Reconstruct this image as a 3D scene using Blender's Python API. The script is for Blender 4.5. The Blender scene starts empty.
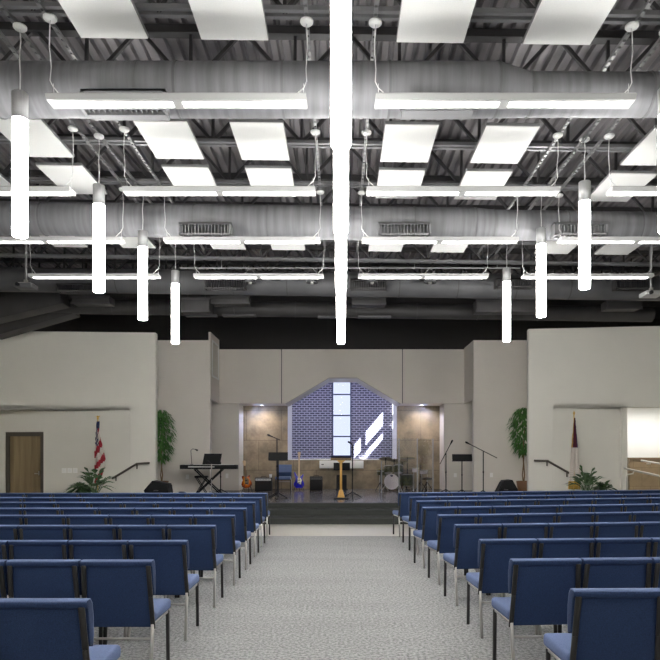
import bpy, bmesh, math, random
from mathutils import Vector, Matrix
random.seed(7)
C = bpy.context.scene.collection
PI = math.pi
F = 640.0; YAW = 0.0; EYE = 1.62; HZ = 454.0; VPX = 341.0
CA, SA = math.cos(YAW), math.sin(YAW)
CX = VPX + F * math.tan(YAW)

# ---------------------------------------------------------------- camera
cam_d = bpy.data.cameras.new('camera'); cam = bpy.data.objects.new('camera', cam_d); C.objects.link(cam)
cam.location = (0, 0, EYE); cam.rotation_euler = (PI / 2, 0, -YAW)
cam_d.sensor_width = 36; cam_d.lens = 36 * F / 660
cam_d.shift_x = -(CX - 330) / 660; cam_d.shift_y = (HZ - 330) / 660
cam_d.clip_start = 0.05; cam_d.clip_end = 200
bpy.context.scene.camera = cam
# ---------------------------------------------------------------- exposure, world, sun
sc = bpy.context.scene
sc.view_settings.view_transform = 'Standard'; sc.view_settings.look = 'None'
sc.view_settings.gamma = 1; sc.view_settings.use_curve_mapping = False
sc.view_settings.exposure = 1.8
try:
    sc.cycles.use_denoising = True; sc.cycles.max_bounces = 8; sc.cycles.diffuse_bounces = 5
    sc.cycles.caustics_reflective = False; sc.cycles.caustics_refractive = False
    sc.cycles.sample_clamp_indirect = 8
except Exception: pass
w = bpy.data.worlds.new('world'); sc.world = w; w.use_nodes = True
w.node_tree.nodes['Background'].inputs[0].default_value = (0.72, 0.78, 1.0, 1)
w.node_tree.nodes['Background'].inputs[1].default_value = 0.34
PEND_E, LENS_E = 15.0, 5.0
def lamp(name, kind, loc, energy, color=(1, 1, 1), rot=(0, 0, 0), **k):
    d = bpy.data.lights.new(name, kind); d.energy = energy; d.color = color
    for a, b in k.items(): setattr(d, a, b)
    o = bpy.data.objects.new(name, d); C.objects.link(o); o.location = loc; o.rotation_euler = rot
    return o
sun = lamp('sun', 'SUN', (6, 18, 9), 60.0, (1, 0.97, 0.95), angle=0.003)
sun.rotation_euler = Vector((-1, 0.25, -1.15)).to_track_quat('-Z', 'Y').to_euler()
# daylight-coloured wash lamps hidden above the arch opening, in front of the brick
lamp('wash_light', 'AREA', (0.05, 23.0, 4.45), 9, (0.62, 0.66, 1.0), rot=(math.radians(14), 0, 0), shape='RECTANGLE', size=3.4, size_y=0.3)
lamp('wash_light', 'AREA', (-3.1, 21.9, 3.25), 5, (0.45, 0.55, 1.0), rot=(0, math.radians(-30), 0), shape='RECTANGLE', size=0.1, size_y=0.3)
lamp('wash_light', 'AREA', (3.05, 21.9, 3.25), 5, (0.45, 0.55, 1.0), rot=(0, math.radians(30), 0), shape='RECTANGLE', size=0.1, size_y=0.3)
lamp('corridor_light', 'AREA', (9.6, 19.4, 3.12), 22, (1, 0.98, 0.93), shape='RECTANGLE', size=2.4, size_y=0.3)

# ---------------------------------------------------------------- pixel helpers (used only to measure)
def at(px, Y, py=None):
    t = (px - CX) / F
    X = Y * (t * CA + SA) / (CA - t * SA)
    if py is None: return X
    return Vector((X, Y, EYE + (HZ - py) * (X * SA + Y * CA) / F))
def zat(px, py, Y): return at(px, Y, py).z
def pd(px, depth):
    l = (px - CX) / F * depth
    return Vector((l * CA + depth * SA, -l * SA + depth * CA))

# ---------------------------------------------------------------- materials
MATS = {}
def mat(name, col, rough=0.6, metal=0.0, emit=0.0, ecol=None, noise=0.0, nscale=20.0, bump=0.0, bscale=80.0, alpha=1.0, trans=0.0, spec=0.5, stretch=(1, 1, 1)):
    m = bpy.data.materials.new(name); m.use_nodes = True; nt = m.node_tree; b = nt.nodes['Principled BSDF']
    b.inputs['Base Color'].default_value = (*col, 1); b.inputs['Roughness'].default_value = rough
    b.inputs['Metallic'].default_value = metal; b.inputs['Specular IOR Level'].default_value = spec
    if emit: b.inputs['Emission Color'].default_value = (*(ecol or col), 1); b.inputs['Emission Strength'].default_value = emit
    if alpha < 1: b.inputs['Alpha'].default_value = alpha
    if trans: b.inputs['Transmission Weight'].default_value = trans
    if noise or bump:
        tc = nt.nodes.new('ShaderNodeTexCoord'); mp = nt.nodes.new('ShaderNodeMapping'); mp.inputs['Scale'].default_value = stretch
        nt.links.new(tc.outputs['Object'], mp.inputs[0])
    if noise:
        n = nt.nodes.new('ShaderNodeTexNoise'); n.inputs['Scale'].default_value = nscale; n.inputs['Detail'].default_value = 5
        nt.links.new(mp.outputs[0], n.inputs['Vector'])
        r = nt.nodes.new('ShaderNodeValToRGB')
        r.color_ramp.elements[0].position = 0.3; r.color_ramp.elements[1].position = 0.7
        r.color_ramp.elements[0].color = (*[max(0, c * (1 - noise)) for c in col], 1)
        r.color_ramp.elements[1].color = (*[min(1, c * (1 + noise)) for c in col], 1)
        nt.links.new(n.outputs['Fac'], r.inputs[0]); nt.links.new(r.outputs[0], b.inputs['Base Color'])
    if bump:
        n2 = nt.nodes.new('ShaderNodeTexNoise'); n2.inputs['Scale'].default_value = bscale
        nt.links.new(mp.outputs[0], n2.inputs['Vector'])
        bp = nt.nodes.new('ShaderNodeBump'); bp.inputs['Strength'].default_value = bump; bp.inputs['Distance'].default_value = 0.01
        nt.links.new(n2.outputs['Fac'], bp.inputs['Height']); nt.links.new(bp.outputs[0], b.inputs['Normal'])
    MATS[name] = m; return m
M_wall = mat('wall_paint', (0.72, 0.70, 0.635), 0.85, noise=0.02, nscale=1.5)
M_wall2 = mat('stage_wall_paint', (0.69, 0.645, 0.585), 0.85, noise=0.02, nscale=1.5)
M_white = mat('white_paint', (0.80, 0.80, 0.78), 0.6)
M_offw = mat('acoustic_panel', (0.79, 0.79, 0.765), 0.8, noise=0.02, nscale=60)
M_black = mat('near_black', (0.045, 0.043, 0.042), 0.8)  # flat near-black for the far ceiling and upper back wall
M_dark = mat('dark_grey_paint', (0.035, 0.035, 0.038), 0.7)
M_deck = mat('deck_metal', (0.24, 0.225, 0.232), 0.55, 0.2, noise=0.2, nscale=1.2, stretch=(6, 0.6, 1))
M_joist = mat('joist_steel', (0.06, 0.058, 0.06), 0.5, 0.2)
M_chord = mat('chord_steel', (0.25, 0.25, 0.255), 0.45, 0.4)
M_strut = mat('galvanised_strut', (0.3, 0.3, 0.3), 0.45, 0.5)
M_duct = mat('duct_metal', (0.20, 0.20, 0.21), 0.6, 0.15, noise=0.22, nscale=1.3, bump=0.35, bscale=3, stretch=(9, 0.7, 0.7))
M_seam = mat('duct_seam', (0.15, 0.15, 0.155), 0.6, 0.1)
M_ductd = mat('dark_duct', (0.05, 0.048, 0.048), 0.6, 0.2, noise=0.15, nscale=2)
M_alu = mat('brushed_aluminium', (0.50, 0.50, 0.50), 0.5, 0.6, noise=0.08, nscale=60, stretch=(1, 1, 0.05))
M_lens = mat('lamp_lens', (0.9, 0.9, 0.9), 0.4, emit=LENS_E, ecol=(1, 0.985, 0.96))
M_pend = mat('pendant_diffuser', (0.9, 0.9, 0.9), 0.4, emit=PEND_E, ecol=(1, 0.985, 0.955))
M_cord = mat('white_cord', (0.75, 0.75, 0.74), 0.5)
M_navy = mat('fabric_shaded', (0.020, 0.043, 0.115), 0.9, noise=0.25, nscale=160, bump=0.25, bscale=300)  # chair fabric darkened for the backs, shade put into the colour
M_blue = mat('fabric_lit', (0.13, 0.18, 0.335), 0.85, noise=0.15, nscale=160, bump=0.25, bscale=300)  # chair fabric lightened for faces that catch the overhead light
M_bronze = mat('bronze_steel', (0.036, 0.035, 0.034), 0.4, 0.3)
M_house = mat('light_housing', (0.42, 0.42, 0.41), 0.6)
M_chrome = mat('chrome_steel', (0.50, 0.485, 0.455), 0.3, 0.8)
M_blk = mat('black_plastic', (0.007, 0.007, 0.008), 0.6, spec=0.25)
M_grille = mat('speaker_cloth', (0.012, 0.012, 0.013), 0.9, noise=0.4, nscale=120)
M_gold = mat('gold_brass', (0.70, 0.46, 0.12), 0.3, 0.7)
M_woodgold = mat('honey_wood', (0.72, 0.40, 0.09), 0.35, noise=0.12, nscale=8, stretch=(4, 4, 0.5))
M_step = mat('step_carpet', (0.040, 0.043, 0.039), 0.95, noise=0.2, nscale=150)
M_stage = mat('stage_floor', (0.13, 0.125, 0.135), 0.22, noise=0.08, nscale=3)
M_tile = mat('vinyl_floor', (0.66, 0.63, 0.56), 0.35, noise=0.03, nscale=3)
M_green = mat('leaf_green', (0.055, 0.16, 0.03), 0.5, noise=0.5, nscale=6)
M_green2 = mat('dark_leaf', (0.06, 0.12, 0.045), 0.5, noise=0.5, nscale=9)
M_trunk = mat('trunk_bark', (0.20, 0.13, 0.07), 0.8, noise=0.2, nscale=30)
M_pot = mat('brown_pot', (0.16, 0.08, 0.035), 0.6)
M_plate = mat('white_plastic', (0.85, 0.84, 0.80), 0.4)
M_frame = mat('door_frame_paint', (0.085, 0.075, 0.06), 0.5)
M_wind = mat('window_frame_metal', (0.022, 0.035, 0.10), 0.4)
M_red = mat('flag_red', (0.42, 0.02, 0.035), 0.8)
M_maroon = mat('flag_maroon', (0.10, 0.012, 0.03), 0.8)
M_flagw = mat('flag_white', (0.78, 0.72, 0.66), 0.8)
M_flagb = mat('flag_navy', (0.02, 0.03, 0.10), 0.8)
M_brown = mat('header_trim_paint', (0.42, 0.40, 0.37), 0.5, 0.2)
M_gblue = mat('guitar_blue', (0.01, 0.01, 0.55), 0.2)
M_maple = mat('maple_wood', (0.65, 0.47, 0.27), 0.4)
M_drumw = mat('drum_head', (0.88, 0.80, 0.82), 0.4)
M_drumg = mat('drum_shell', (0.075, 0.08, 0.03), 0.3, noise=0.6, nscale=14)
M_cym = mat('cymbal_brass', (0.25, 0.21, 0.09), 0.3, 0.9)
M_acry = mat('acrylic_edge', (0.72, 0.74, 0.78), 0.3, alpha=0.35)

def carpet():
    m = mat('carpet', (0.4, 0.4, 0.4), 0.98); nt = m.node_tree; b = nt.nodes['Principled BSDF']; b.inputs['Specular IOR Level'].default_value = 0.1
    tc = nt.nodes.new('ShaderNodeTexCoord')
    n1 = nt.nodes.new('ShaderNodeTexNoise'); n1.inputs['Scale'].default_value = 38; n1.inputs['Detail'].default_value = 6; n1.inputs['Roughness'].default_value = 0.75
    n2 = nt.nodes.new('ShaderNodeTexNoise'); n2.inputs['Scale'].default_value = 1.2; n2.inputs['Detail'].default_value = 6
    mp = nt.nodes.new('ShaderNodeMapping'); mp.inputs['Scale'].default_value = (0.5, 2, 1)
    nt.links.new(tc.outputs['Object'], n1.inputs['Vector']); nt.links.new(tc.outputs['Object'], mp.inputs[0]); nt.links.new(mp.outputs[0], n2.inputs['Vector'])
    r1 = nt.nodes.new('ShaderNodeValToRGB'); r1.color_ramp.elements[0].position = 0.40; r1.color_ramp.elements[1].position = 0.60
    r1.color_ramp.elements[0].color = (0.20, 0.20, 0.20, 1); r1.color_ramp.elements[1].color = (0.50, 0.50, 0.49, 1)
    r2 = nt.nodes.new('ShaderNodeValToRGB'); r2.color_ramp.elements[0].color = (0.82, 0.82, 0.82, 1); r2.color_ramp.elements[1].color = (1.12, 1.12, 1.12, 1)
    mx = nt.nodes.new('ShaderNodeMixRGB'); mx.blend_type = 'MULTIPLY'; mx.inputs[0].default_value = 1
    nt.links.new(n1.outputs['Fac'], r1.inputs[0]); nt.links.new(n2.outputs['Fac'], r2.inputs[0])
    nt.links.new(r1.outputs[0], mx.inputs[1]); nt.links.new(r2.outputs[0], mx.inputs[2]); nt.links.new(mx.outputs[0], b.inputs['Base Color'])
    bp = nt.nodes.new('ShaderNodeBump'); bp.inputs['Strength'].default_value = 0.25; bp.inputs['Distance'].default_value = 0.01
    nt.links.new(n1.outputs['Fac'], bp.inputs['Height']); nt.links.new(bp.outputs[0], b.inputs['Normal'])
    return m
M_carpet = carpet()
def brickmat(name, c1, c2, mortar, bw, bh, ms, rough=0.8, off=0.5, noise=0.0):
    m = mat(name, c1, rough); nt = m.node_tree; b = nt.nodes['Principled BSDF']
    tc = nt.nodes.new('ShaderNodeTexCoord'); sp = nt.nodes.new('ShaderNodeSeparateXYZ'); cb = nt.nodes.new('ShaderNodeCombineXYZ')
    ad = nt.nodes.new('ShaderNodeMath'); ad.operation = 'ADD'
    nt.links.new(tc.outputs['Object'], sp.inputs[0]); nt.links.new(sp.outputs['X'], ad.inputs[0]); nt.links.new(sp.outputs['Y'], ad.inputs[1])
    nt.links.new(ad.outputs[0], cb.inputs[0]); nt.links.new(sp.outputs['Z'], cb.inputs[1])
    br = nt.nodes.new('ShaderNodeTexBrick'); br.offset = off
    br.inputs['Color1'].default_value = (*c1, 1); br.inputs['Color2'].default_value = (*c2, 1); br.inputs['Mortar'].default_value = (*mortar, 1)
    br.inputs['Scale'].default_value = 1; br.inputs['Mortar Size'].default_value = ms; br.inputs['Brick Width'].default_value = bw; br.inputs['Row Height'].default_value = bh
    nt.links.new(cb.outputs[0], br.inputs['Vector'])
    out = br.outputs[0]
    if noise:
        n = nt.nodes.new('ShaderNodeTexNoise'); n.inputs['Scale'].default_value = 2.6; n.inputs['Detail'].default_value = 9; n.inputs['Roughness'].default_value = 0.65
        nt.links.new(tc.outputs['Object'], n.inputs['Vector'])
        r = nt.nodes.new('ShaderNodeValToRGB'); r.color_ramp.elements[0].position = 0.3; r.color_ramp.elements[1].position = 0.7
        r.color_ramp.elements[0].color = (1 - noise,) * 3 + (1,); r.color_ramp.elements[1].color = (1 + noise,) * 3 + (1,)
        mx = nt.nodes.new('ShaderNodeMixRGB'); mx.blend_type = 'MULTIPLY'; mx.inputs[0].default_value = 1
        nt.links.new(n.outputs['Fac'], r.inputs[0]); nt.links.new(out, mx.inputs[1]); nt.links.new(r.outputs[0], mx.inputs[2]); out = mx.outputs[0]
    nt.links.new(out, b.inputs['Base Color'])
    return m
M_brick = brickmat('brick', (0.05, 0.052, 0.085), (0.08, 0.08, 0.12), (0.40, 0.40, 0.52), 0.20, 0.087, 0.017)
M_stone = brickmat('stone_panels', (0.24, 0.187, 0.115), (0.28, 0.22, 0.14), (0.09, 0.07, 0.045), 1.22, 1.05, 0.006, 0.5, 0.35, 0.42)
M_woodp = brickmat('oak_panels', (0.23, 0.17, 0.10), (0.26, 0.19, 0.115), (0.12, 0.085, 0.05), 0.55, 0.6, 0.004, 0.45, 0.5, 0.15)
def doormat():
    m = mat('door_veneer', (0.26, 0.185, 0.10), 0.5); nt = m.node_tree; b = nt.nodes['Principled BSDF']
    tc = nt.nodes.new('ShaderNodeTexCoord'); mp = nt.nodes.new('ShaderNodeMapping'); mp.inputs['Scale'].default_value = (7, 7, 0.5)
    n = nt.nodes.new('ShaderNodeTexNoise'); n.inputs['Scale'].default_value = 1; n.inputs['Detail'].default_value = 4
    r = nt.nodes.new('ShaderNodeValToRGB'); r.color_ramp.elements[0].position = .3; r.color_ramp.elements[1].position = .7
    r.color_ramp.elements[0].color = (.19, .135, .07, 1); r.color_ramp.elements[1].color = (.32, .24, .13, 1)
    nt.links.new(tc.outputs['Object'], mp.inputs[0]); nt.links.new(mp.outputs[0], n.inputs['Vector']); nt.links.new(n.outputs['Fac'], r.inputs[0]); nt.links.new(r.outputs[0], b.inputs['Base Color'])
    return m
M_door = doormat()
def sunburst():
    m = mat('sunburst_finish', (0.7, 0.3, 0.03), 0.2); nt = m.node_tree; b = nt.nodes['Principled BSDF']
    tc = nt.nodes.new('ShaderNodeTexCoord'); vm = nt.nodes.new('ShaderNodeVectorMath'); vm.operation = 'LENGTH'
    mp = nt.nodes.new('ShaderNodeMapping'); mp.inputs['Location'].default_value = (0, 0, -0.33); mp.inputs['Scale'].default_value = (1.25, 0, 1)
    r = nt.nodes.new('ShaderNodeValToRGB'); e = r.color_ramp.elements
    e[0].position = 0.05; e[0].color = (0.9, 0.42, 0.04, 1); e[1].position = 0.24; e[1].color = (0.06, 0.008, 0.004, 1)
    k = e.new(0.15); k.color = (0.62, 0.12, 0.015, 1)
    nt.links.new(tc.outputs['Object'], mp.inputs[0]); nt.links.new(mp.outputs[0], vm.inputs[0]); nt.links.new(vm.outputs['Value'], r.inputs[0]); nt.links.new(r.outputs[0], b.inputs['Base Color'])
    return m
M_burst = sunburst()
def glassmat(name, tint, refl):
    m = bpy.data.materials.new(name); m.use_nodes = True; nt = m.node_tree; nt.nodes.remove(nt.nodes['Principled BSDF'])
    t = nt.nodes.new('ShaderNodeBsdfTransparent'); t.inputs[0].default_value = (*tint, 1)
    g = nt.nodes.new('ShaderNodeBsdfGlossy'); g.inputs['Roughness'].default_value = 0.03
    mx = nt.nodes.new('ShaderNodeMixShader'); mx.inputs[0].default_value = refl
    nt.links.new(t.outputs[0], mx.inputs[1]); nt.links.new(g.outputs[0], mx.inputs[2]); nt.links.new(mx.outputs[0], nt.nodes['Material Output'].inputs[0])
    return m
M_glass = glassmat('window_glass', (0.97, 0.98, 1), 0.001)
M_acrylic = glassmat('clear_acrylic', (0.93, 0.94, 0.95), 0.06)

# ---------------------------------------------------------------- mesh builder
class MB:
    def __init__(s): s.v = []; s.f = []; s.sm = []; s.mi = []
    def add(s, vs, fs, smooth=False, mi=0):
        o = len(s.v); s.v += [tuple(v) for v in vs]
        for f in fs: s.f.append(tuple(i + o for i in f)); s.sm.append(smooth); s.mi.append(mi)
        return s
    def box(s, c, d, M=None, mi=0):
        x, y, z = d[0] / 2, d[1] / 2, d[2] / 2; vs = []
        for i in (-1, 1):
            for j in (-1, 1):
                for k in (-1, 1):
                    p = Vector((i * x, j * y, k * z))
                    if M: p = M @ p
                    vs.append(p + Vector(c))
        return s.add(vs, [(0, 1, 3, 2), (4, 6, 7, 5), (0, 4, 5, 1), (2, 3, 7, 6), (0, 2, 6, 4), (1, 5, 7, 3)], mi=mi)
    def b2(s, a, b, mi=0):
        return s.box([(a[i] + b[i]) / 2 for i in range(3)], [abs(b[i] - a[i]) for i in range(3)], mi=mi)
    def bar(s, p, q, w, h=None, up=Vector((0, 0, 1))):
        p = Vector(p); q = Vector(q); h = h or w; d = (q - p); L = d.length; d.normalize()
        if abs(d.dot(up)) > 0.99: up = Vector((0, 1, 0))
        r = d.cross(up).normalized(); u = r.cross(d)
        M = Matrix((r, d, u)).transposed()
        return s.box((p + q) / 2, (w, L, h), M)
    def tube(s, pts, r, n=8, cap=True, mi=0):
        pts = [Vector(p) for p in pts]; rs = r if isinstance(r, (list, tuple)) else [r] * len(pts)
        vs = []; prev = None
        for i, p in enumerate(pts):
            t = (pts[min(i + 1, len(pts) - 1)] - pts[max(i - 1, 0)]).normalized()
            if prev is None:
                a = Vector((0, 0, 1)) if abs(t.z) < 0.9 else Vector((1, 0, 0)); prev = t.cross(a).normalized()
            prev = (prev - t * prev.dot(t)).normalized(); b = t.cross(prev)
            for k in range(n):
                th = 2 * PI * k / n; vs.append(p + (prev * math.cos(th) + b * math.sin(th)) * rs[i])
        fs = []
        for i in range(len(pts) - 1):
            for k in range(n): fs.append((i * n + k, i * n + (k + 1) % n, (i + 1) * n + (k + 1) % n, (i + 1) * n + k))
        s.add(vs, fs, True, mi)
        if cap:
            s.add(vs[:n], [tuple(reversed(range(n)))], mi=mi); s.add(vs[-n:], [tuple(range(n))], mi=mi)
        return s
    def lathe(s, prof, c=(0, 0, 0), n=24, M=None, smooth=True, mi=0):
        vs = []
        for r, z in prof:
            for k in range(n):
                p = Vector((r * math.cos(2 * PI * k / n), r * math.sin(2 * PI * k / n), z))
                if M: p = M @ p
                vs.append(p + Vector(c))
        fs = [(i * n + k, i * n + (k + 1) % n, (i + 1) * n + (k + 1) % n, (i + 1) * n + k) for i in range(len(prof) - 1) for k in range(n)]
        return s.add(vs, fs, smooth, mi)
    def prism(s, poly, a, b, axis='y', mi=0):   # poly in the other two axes (x,z) / (x,y) / (y,z)
        def P(p, t): return {'y': (p[0], t, p[1]), 'z': (p[0], p[1], t), 'x': (t, p[0], p[1])}[axis]
        n = len(poly); vs = [P(p, a) for p in poly] + [P(p, b) for p in poly]
        fs = [tuple(range(n)), tuple(reversed(range(n, 2 * n)))] + [(i, i + n, (i + 1) % n + n, (i + 1) % n) for i in range(n)]
        return s.add(vs, fs, mi=mi)
    def mesh(s, name, mats, bevel=0, seg=2):
        me = bpy.data.meshes.new(name); me.from_pydata(s.v, [], s.f)
        for i, p in enumerate(me.polygons): p.use_smooth = s.sm[i]; p.material_index = s.mi[i]
        for m in (mats if isinstance(mats, (list, tuple)) else [mats]): me.materials.append(m)
        bm = bmesh.new(); bm.from_mesh(me); bmesh.ops.recalc_face_normals(bm, faces=bm.faces)
        if bevel:
            bmesh.ops.bevel(bm, geom=list(bm.edges), offset=bevel, segments=seg, profile=0.6, affect='EDGES')
            for f in bm.faces: f.smooth = True
        bm.to_mesh(me); bm.free(); return me
    def build(s, name, mats, parent=None, bevel=0, seg=2):
        o = bpy.data.objects.new(name, s.mesh(name, mats, bevel, seg)); C.objects.link(o)
        if parent: o.parent = parent
        return o
def tag(o, label=None, cat=None, group=None, kind=None):
    if label: o['label'] = label
    if cat: o['category'] = cat
    if group: o['group'] = group
    if kind: o['kind'] = kind
    return o
def thing(name, label, cat, loc=(0, 0, 0), rz=0, group=None):
    o = bpy.data.objects.new(name, None); C.objects.link(o); o.location = loc; o.rotation_euler = (0, 0, rz); o.empty_display_size = 0.1
    return tag(o, label, cat, group)
def dup(root, loc, rz=None, label=None, group=None):
    r = root.copy(); C.objects.link(r); r.location = loc
    if rz is not None: r.rotation_euler = (0, 0, rz)
    if label: r['label'] = label
    if group: r['group'] = group
    for ch in list(root.children):
        c = ch.copy(); C.objects.link(c); c.parent = r
        for g in list(ch.children):
            d = g.copy(); C.objects.link(d); d.parent = c
    return r
def struct(mb, name, m, parent=None, **k):
    o = mb.build(name, m, parent, **k)
    if not parent: o['kind'] = 'structure'
    return o
ORD = ['first', 'second', 'third', 'fourth', 'fifth', 'sixth', 'seventh', 'eighth', 'ninth', 'tenth', 'eleventh', 'twelfth']

# ================================================================ SETTING
X0, X1, YB = -11.5, 12.5, -7.0
SLOPE = -0.014          # the roof falls gently to the right
RT = -math.atan(SLOPE)
struct(MB().b2((X0, YB, -0.12), (X1, 12.64, 0)), 'floor', M_carpet)
struct(MB().b2((X0, 12.64, -0.12), (X1, 26, -0.004)), 'floor_tile', M_tile)
struct(MB().b2((X0 - .2, YB, 0), (X0, 26, 7)), 'wall_left', M_wall)
struct(MB().b2((X1, YB, 0), (X1 + .2, 26, 7)), 'wall_right', M_wall)
struct(MB().b2((X0 - .2, YB - .2, 0), (X1 + .2, YB, 7)), 'wall_rear', M_wall)
# metal roof deck, ribs running towards the stage
DZ = EYE + 4.93
prof = []; x = X0
while x < X1:
    prof += [(x, DZ), (x + 0.075, DZ), (x + 0.095, DZ + 0.05), (x + 0.13, DZ + 0.05)]; x += 0.15
prof += [(X1, DZ), (X1, DZ + 0.15), (X0, DZ + 0.15)]
vs = [(p[0], YB, p[1] + SLOPE * p[0]) for p in prof] + [(p[0], 18.0, p[1] + SLOPE * p[0]) for p in prof]; n = len(prof)
struct(MB().add(vs, [(i, (i + 1) % n, (i + 1) % n + n, i + n) for i in range(n)]), 'ceiling', M_deck)
struct(MB().prism([(X0, DZ + SLOPE * X0), (X1, DZ + SLOPE * X1), (X1, DZ + .15 + SLOPE * X1), (X0, DZ + .15 + SLOPE * X0)], 18.0, 22.75), 'ceiling_stage', M_black)
struct(MB().prism([(X0, 5.75), (X1, 5.75), (X1, DZ + SLOPE * X1 - .002), (X0, DZ + SLOPE * X0 - .002)], 17.9, 17.999), 'wall_dark_sheet', M_black)  # added black sheet, stands in for the dark far end of the ceiling
struct(MB().prism([(X0, 4.95), (X1, 4.95), (X1, DZ + SLOPE * X1 - .002), (X0, DZ + SLOPE * X0 - .002)], 22.6, 22.75), 'wall_back_upper', M_black)

struct(MB().b2((X0, 22.6, 0), (-3.75, 22.75, 4.95)), 'wall_back_left', M_wall2)  # unseen outer walls, added to keep sky light out behind the pillars
struct(MB().b2((3.65, 22.6, 0), (X1, 22.75, 4.95)), 'wall_back_right', M_wall2)
# angled side walls flanking the stage
TOPZ = 5.10
def slab(mb, a, b, z0, z1, th):      # vertical slab whose front face runs a->b (plan), thickened away from the camera
    a = Vector(a); b = Vector(b); d = (b - a).normalized(); nrm = Vector((-d.y, d.x))
    if nrm.y < 0: nrm = -nrm
    q = [a, b, b + nrm * th, a + nrm * th]
    return mb.prism([(p.x, p.y) for p in q], z0, z1, 'z')
Ls, Le = pd(0, 18.1), pd(155.5, 18.35)
dL = (Le - Ls) / (Le.x - Ls.x)
Lo = Ls + dL * (X0 + .02 - Ls.x)                       # extended to the side wall
mb = MB(); slab(mb, Lo, Le, 2.88, TOPZ, 0.25)
lc = Ls + dL * (at(130, 18.3) - Ls.x)
mb.prism([(Lo.x, Lo.y), (lc.x, lc.y), (lc.x, lc.y + 0.2), (Lo.x, Lo.y + 0.85)], 2.88, 3.0, 'z')   # soffit
struct(mb, 'wall_front_left', M_wall)
ml = MB(); slab(ml, lc, Le, 0, 2.88, 0.25)
slope = 0.65 / (lc.x - Lo.x)
def lowL(X): return lc.y + (lc.x - X) * slope
def solve(px):
    lo, hi = -11.5, lc.x
    for _ in range(40):
        m_ = (lo + hi) / 2
        if VPX + F * m_ / lowL(m_) < px: lo = m_
        else: hi = m_
    return m_
xa, xb = solve(5.3), solve(43.5)
cuts = [(X0 + .02, xa, 0, 2.879), (xa, xb, 2.27, 2.879), (xb, lc.x, 0, 2.879)]
for p, q, z0, z1 in cuts: slab(ml, (p, lowL(p)), (q, lowL(q)), z0, z1, 0.15)
struct(ml, 'wall_front_left_lower', M_wall)
Rs, Re = pd(528.5, 17.82), pd(660, 17.4)
dR = (Re - Rs) / (Re.x - Rs.x); Ro = Rs + dR * (X1 - .02 - Rs.x)
mb = MB(); slab(mb, Rs, Ro, 2.89, TOPZ, 0.25)
rc = Rs + dR * (at(553, 17.75) - Rs.x)
re_ = Rs + dR * (at(627, 17.5) - Rs.x)
mb.prism([(rc.x, rc.y), (re_.x, re_.y), (re_.x, re_.y + 0.3), (rc.x, rc.y + .2)], 2.89, 3.0, 'z')
struct(mb, 'wall_front_right', M_wall)
mr = MB(); slab(mr, Rs, rc, 0, 2.89, .25); slab(mr, rc, (at(622, 17.75), 17.75), 0, 2.889, 0.2)
mr.b2((at(622, 17.6), 17.6, 0), (at(627.3, 17.6), 18.5, 2.889))
struct(mr, 'wall_front_right_lower', M_wall)
# corridor behind the right opening
struct(MB().b2((at(600, 20.6), 20.6, 0), (X1, 20.8, 4.5)), 'wall_corridor', M_white)
struct(MB().b2((at(600, 20.6), 18.75, 3.2), (X1, 20.6, 3.3)), 'ceiling_corridor', M_white)
# oak half walls
o = MB().b2((at(629.5, 20.2), 20.2, 0), (X1 - .01, 20.4, zat(645, 459, 20.2))).build('half_wall', M_woodp)
tag(o, 'oak-panelled half wall behind the handrails in the right corridor', 'half wall')
MB().b2((at(629.5, 20.2), 20.16, zat(645, 459, 20.2)), (X1 - .01, 20.44, zat(645, 457.6, 20.2))).build('cap_rail', M_trunk, o)
o = MB().b2((X0 + .01, 19.0, 0), (at(1.6, 19), 19.15, zat(0, 462.5, 19))).build('half_wall', M_woodp)
tag(o, 'sliver of oak half wall at the left edge beside the door', 'half wall')
# side door
dr = MB(); yd0, yd1 = lowL(xa), lowL(xb); ang = math.atan2(yd1 - yd0, xb - xa); Lw = math.hypot(xb - xa, yd1 - yd0)
door = thing('door_1', None, None, (xa, yd0, 0), ang); door['kind'] = 'structure'
MB().b2((0, .02, 0), (.11, .14, 2.26)).b2((Lw - .11, .02, 0), (Lw, .14, 2.26)).b2((0.11, .02, 2.14), (Lw - .11, .14, 2.26)).build('door_frame', M_frame, door)
MB().b2((.11, .06, 0.01), (Lw - .11, .11, 2.14)).build('door_leaf', M_door, door)
MB().b2((Lw - .19, .035, 1.0), (Lw - .16, .06, 1.12)).tube([(Lw - .175, .02, 1.05), (Lw - .29, .02, 1.05)], .012).build('door_handle', M_chrome, door)

# stage and steps
SX0, SX1, SZ = -7.2, 7.0, 0.40
struct(MB().b2((-5.5, 16.1, 0), (5.4, 18.0, SZ)).b2((-5.27, 18.0, 0), (5.2, 18.62, SZ)).b2((-6.2, 18.62, 0), (6.3, 22.5, SZ)), 'floor_stage', M_stage)
st = MB().b2((-5.6, 14.75, 0), (5.4, 15.42, .135)).b2((-5.6, 15.42, 0), (5.4, 16.1, .27)).b2((-5.6, 16.08, 0), (5.4, 16.1, .385))
o = st.build('stage_steps', M_step); o['kind'] = 'structure'
# pillars
PT = 5.14
for s, nm in ((-1, 'wall_pillar_left'), (1, 'wall_pillar_right')):
    xi = at(210, 19.8) if s < 0 else at(473.5, 19.8)
    xo = xi + s * 2.0
    struct(MB().b2((min(xi, xo), 19.8, SZ), (max(xi, xo), 20.0, PT)), nm, M_wall2)
    struct(MB().b2((min(xi, xi + s * .12), 20.0, 3.32), (max(xi, xi + s * .12), 21.3, PT)), nm + '_return', M_wall2)
XL, XR = at(210, 19.8), at(473.5, 19.8)
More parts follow.
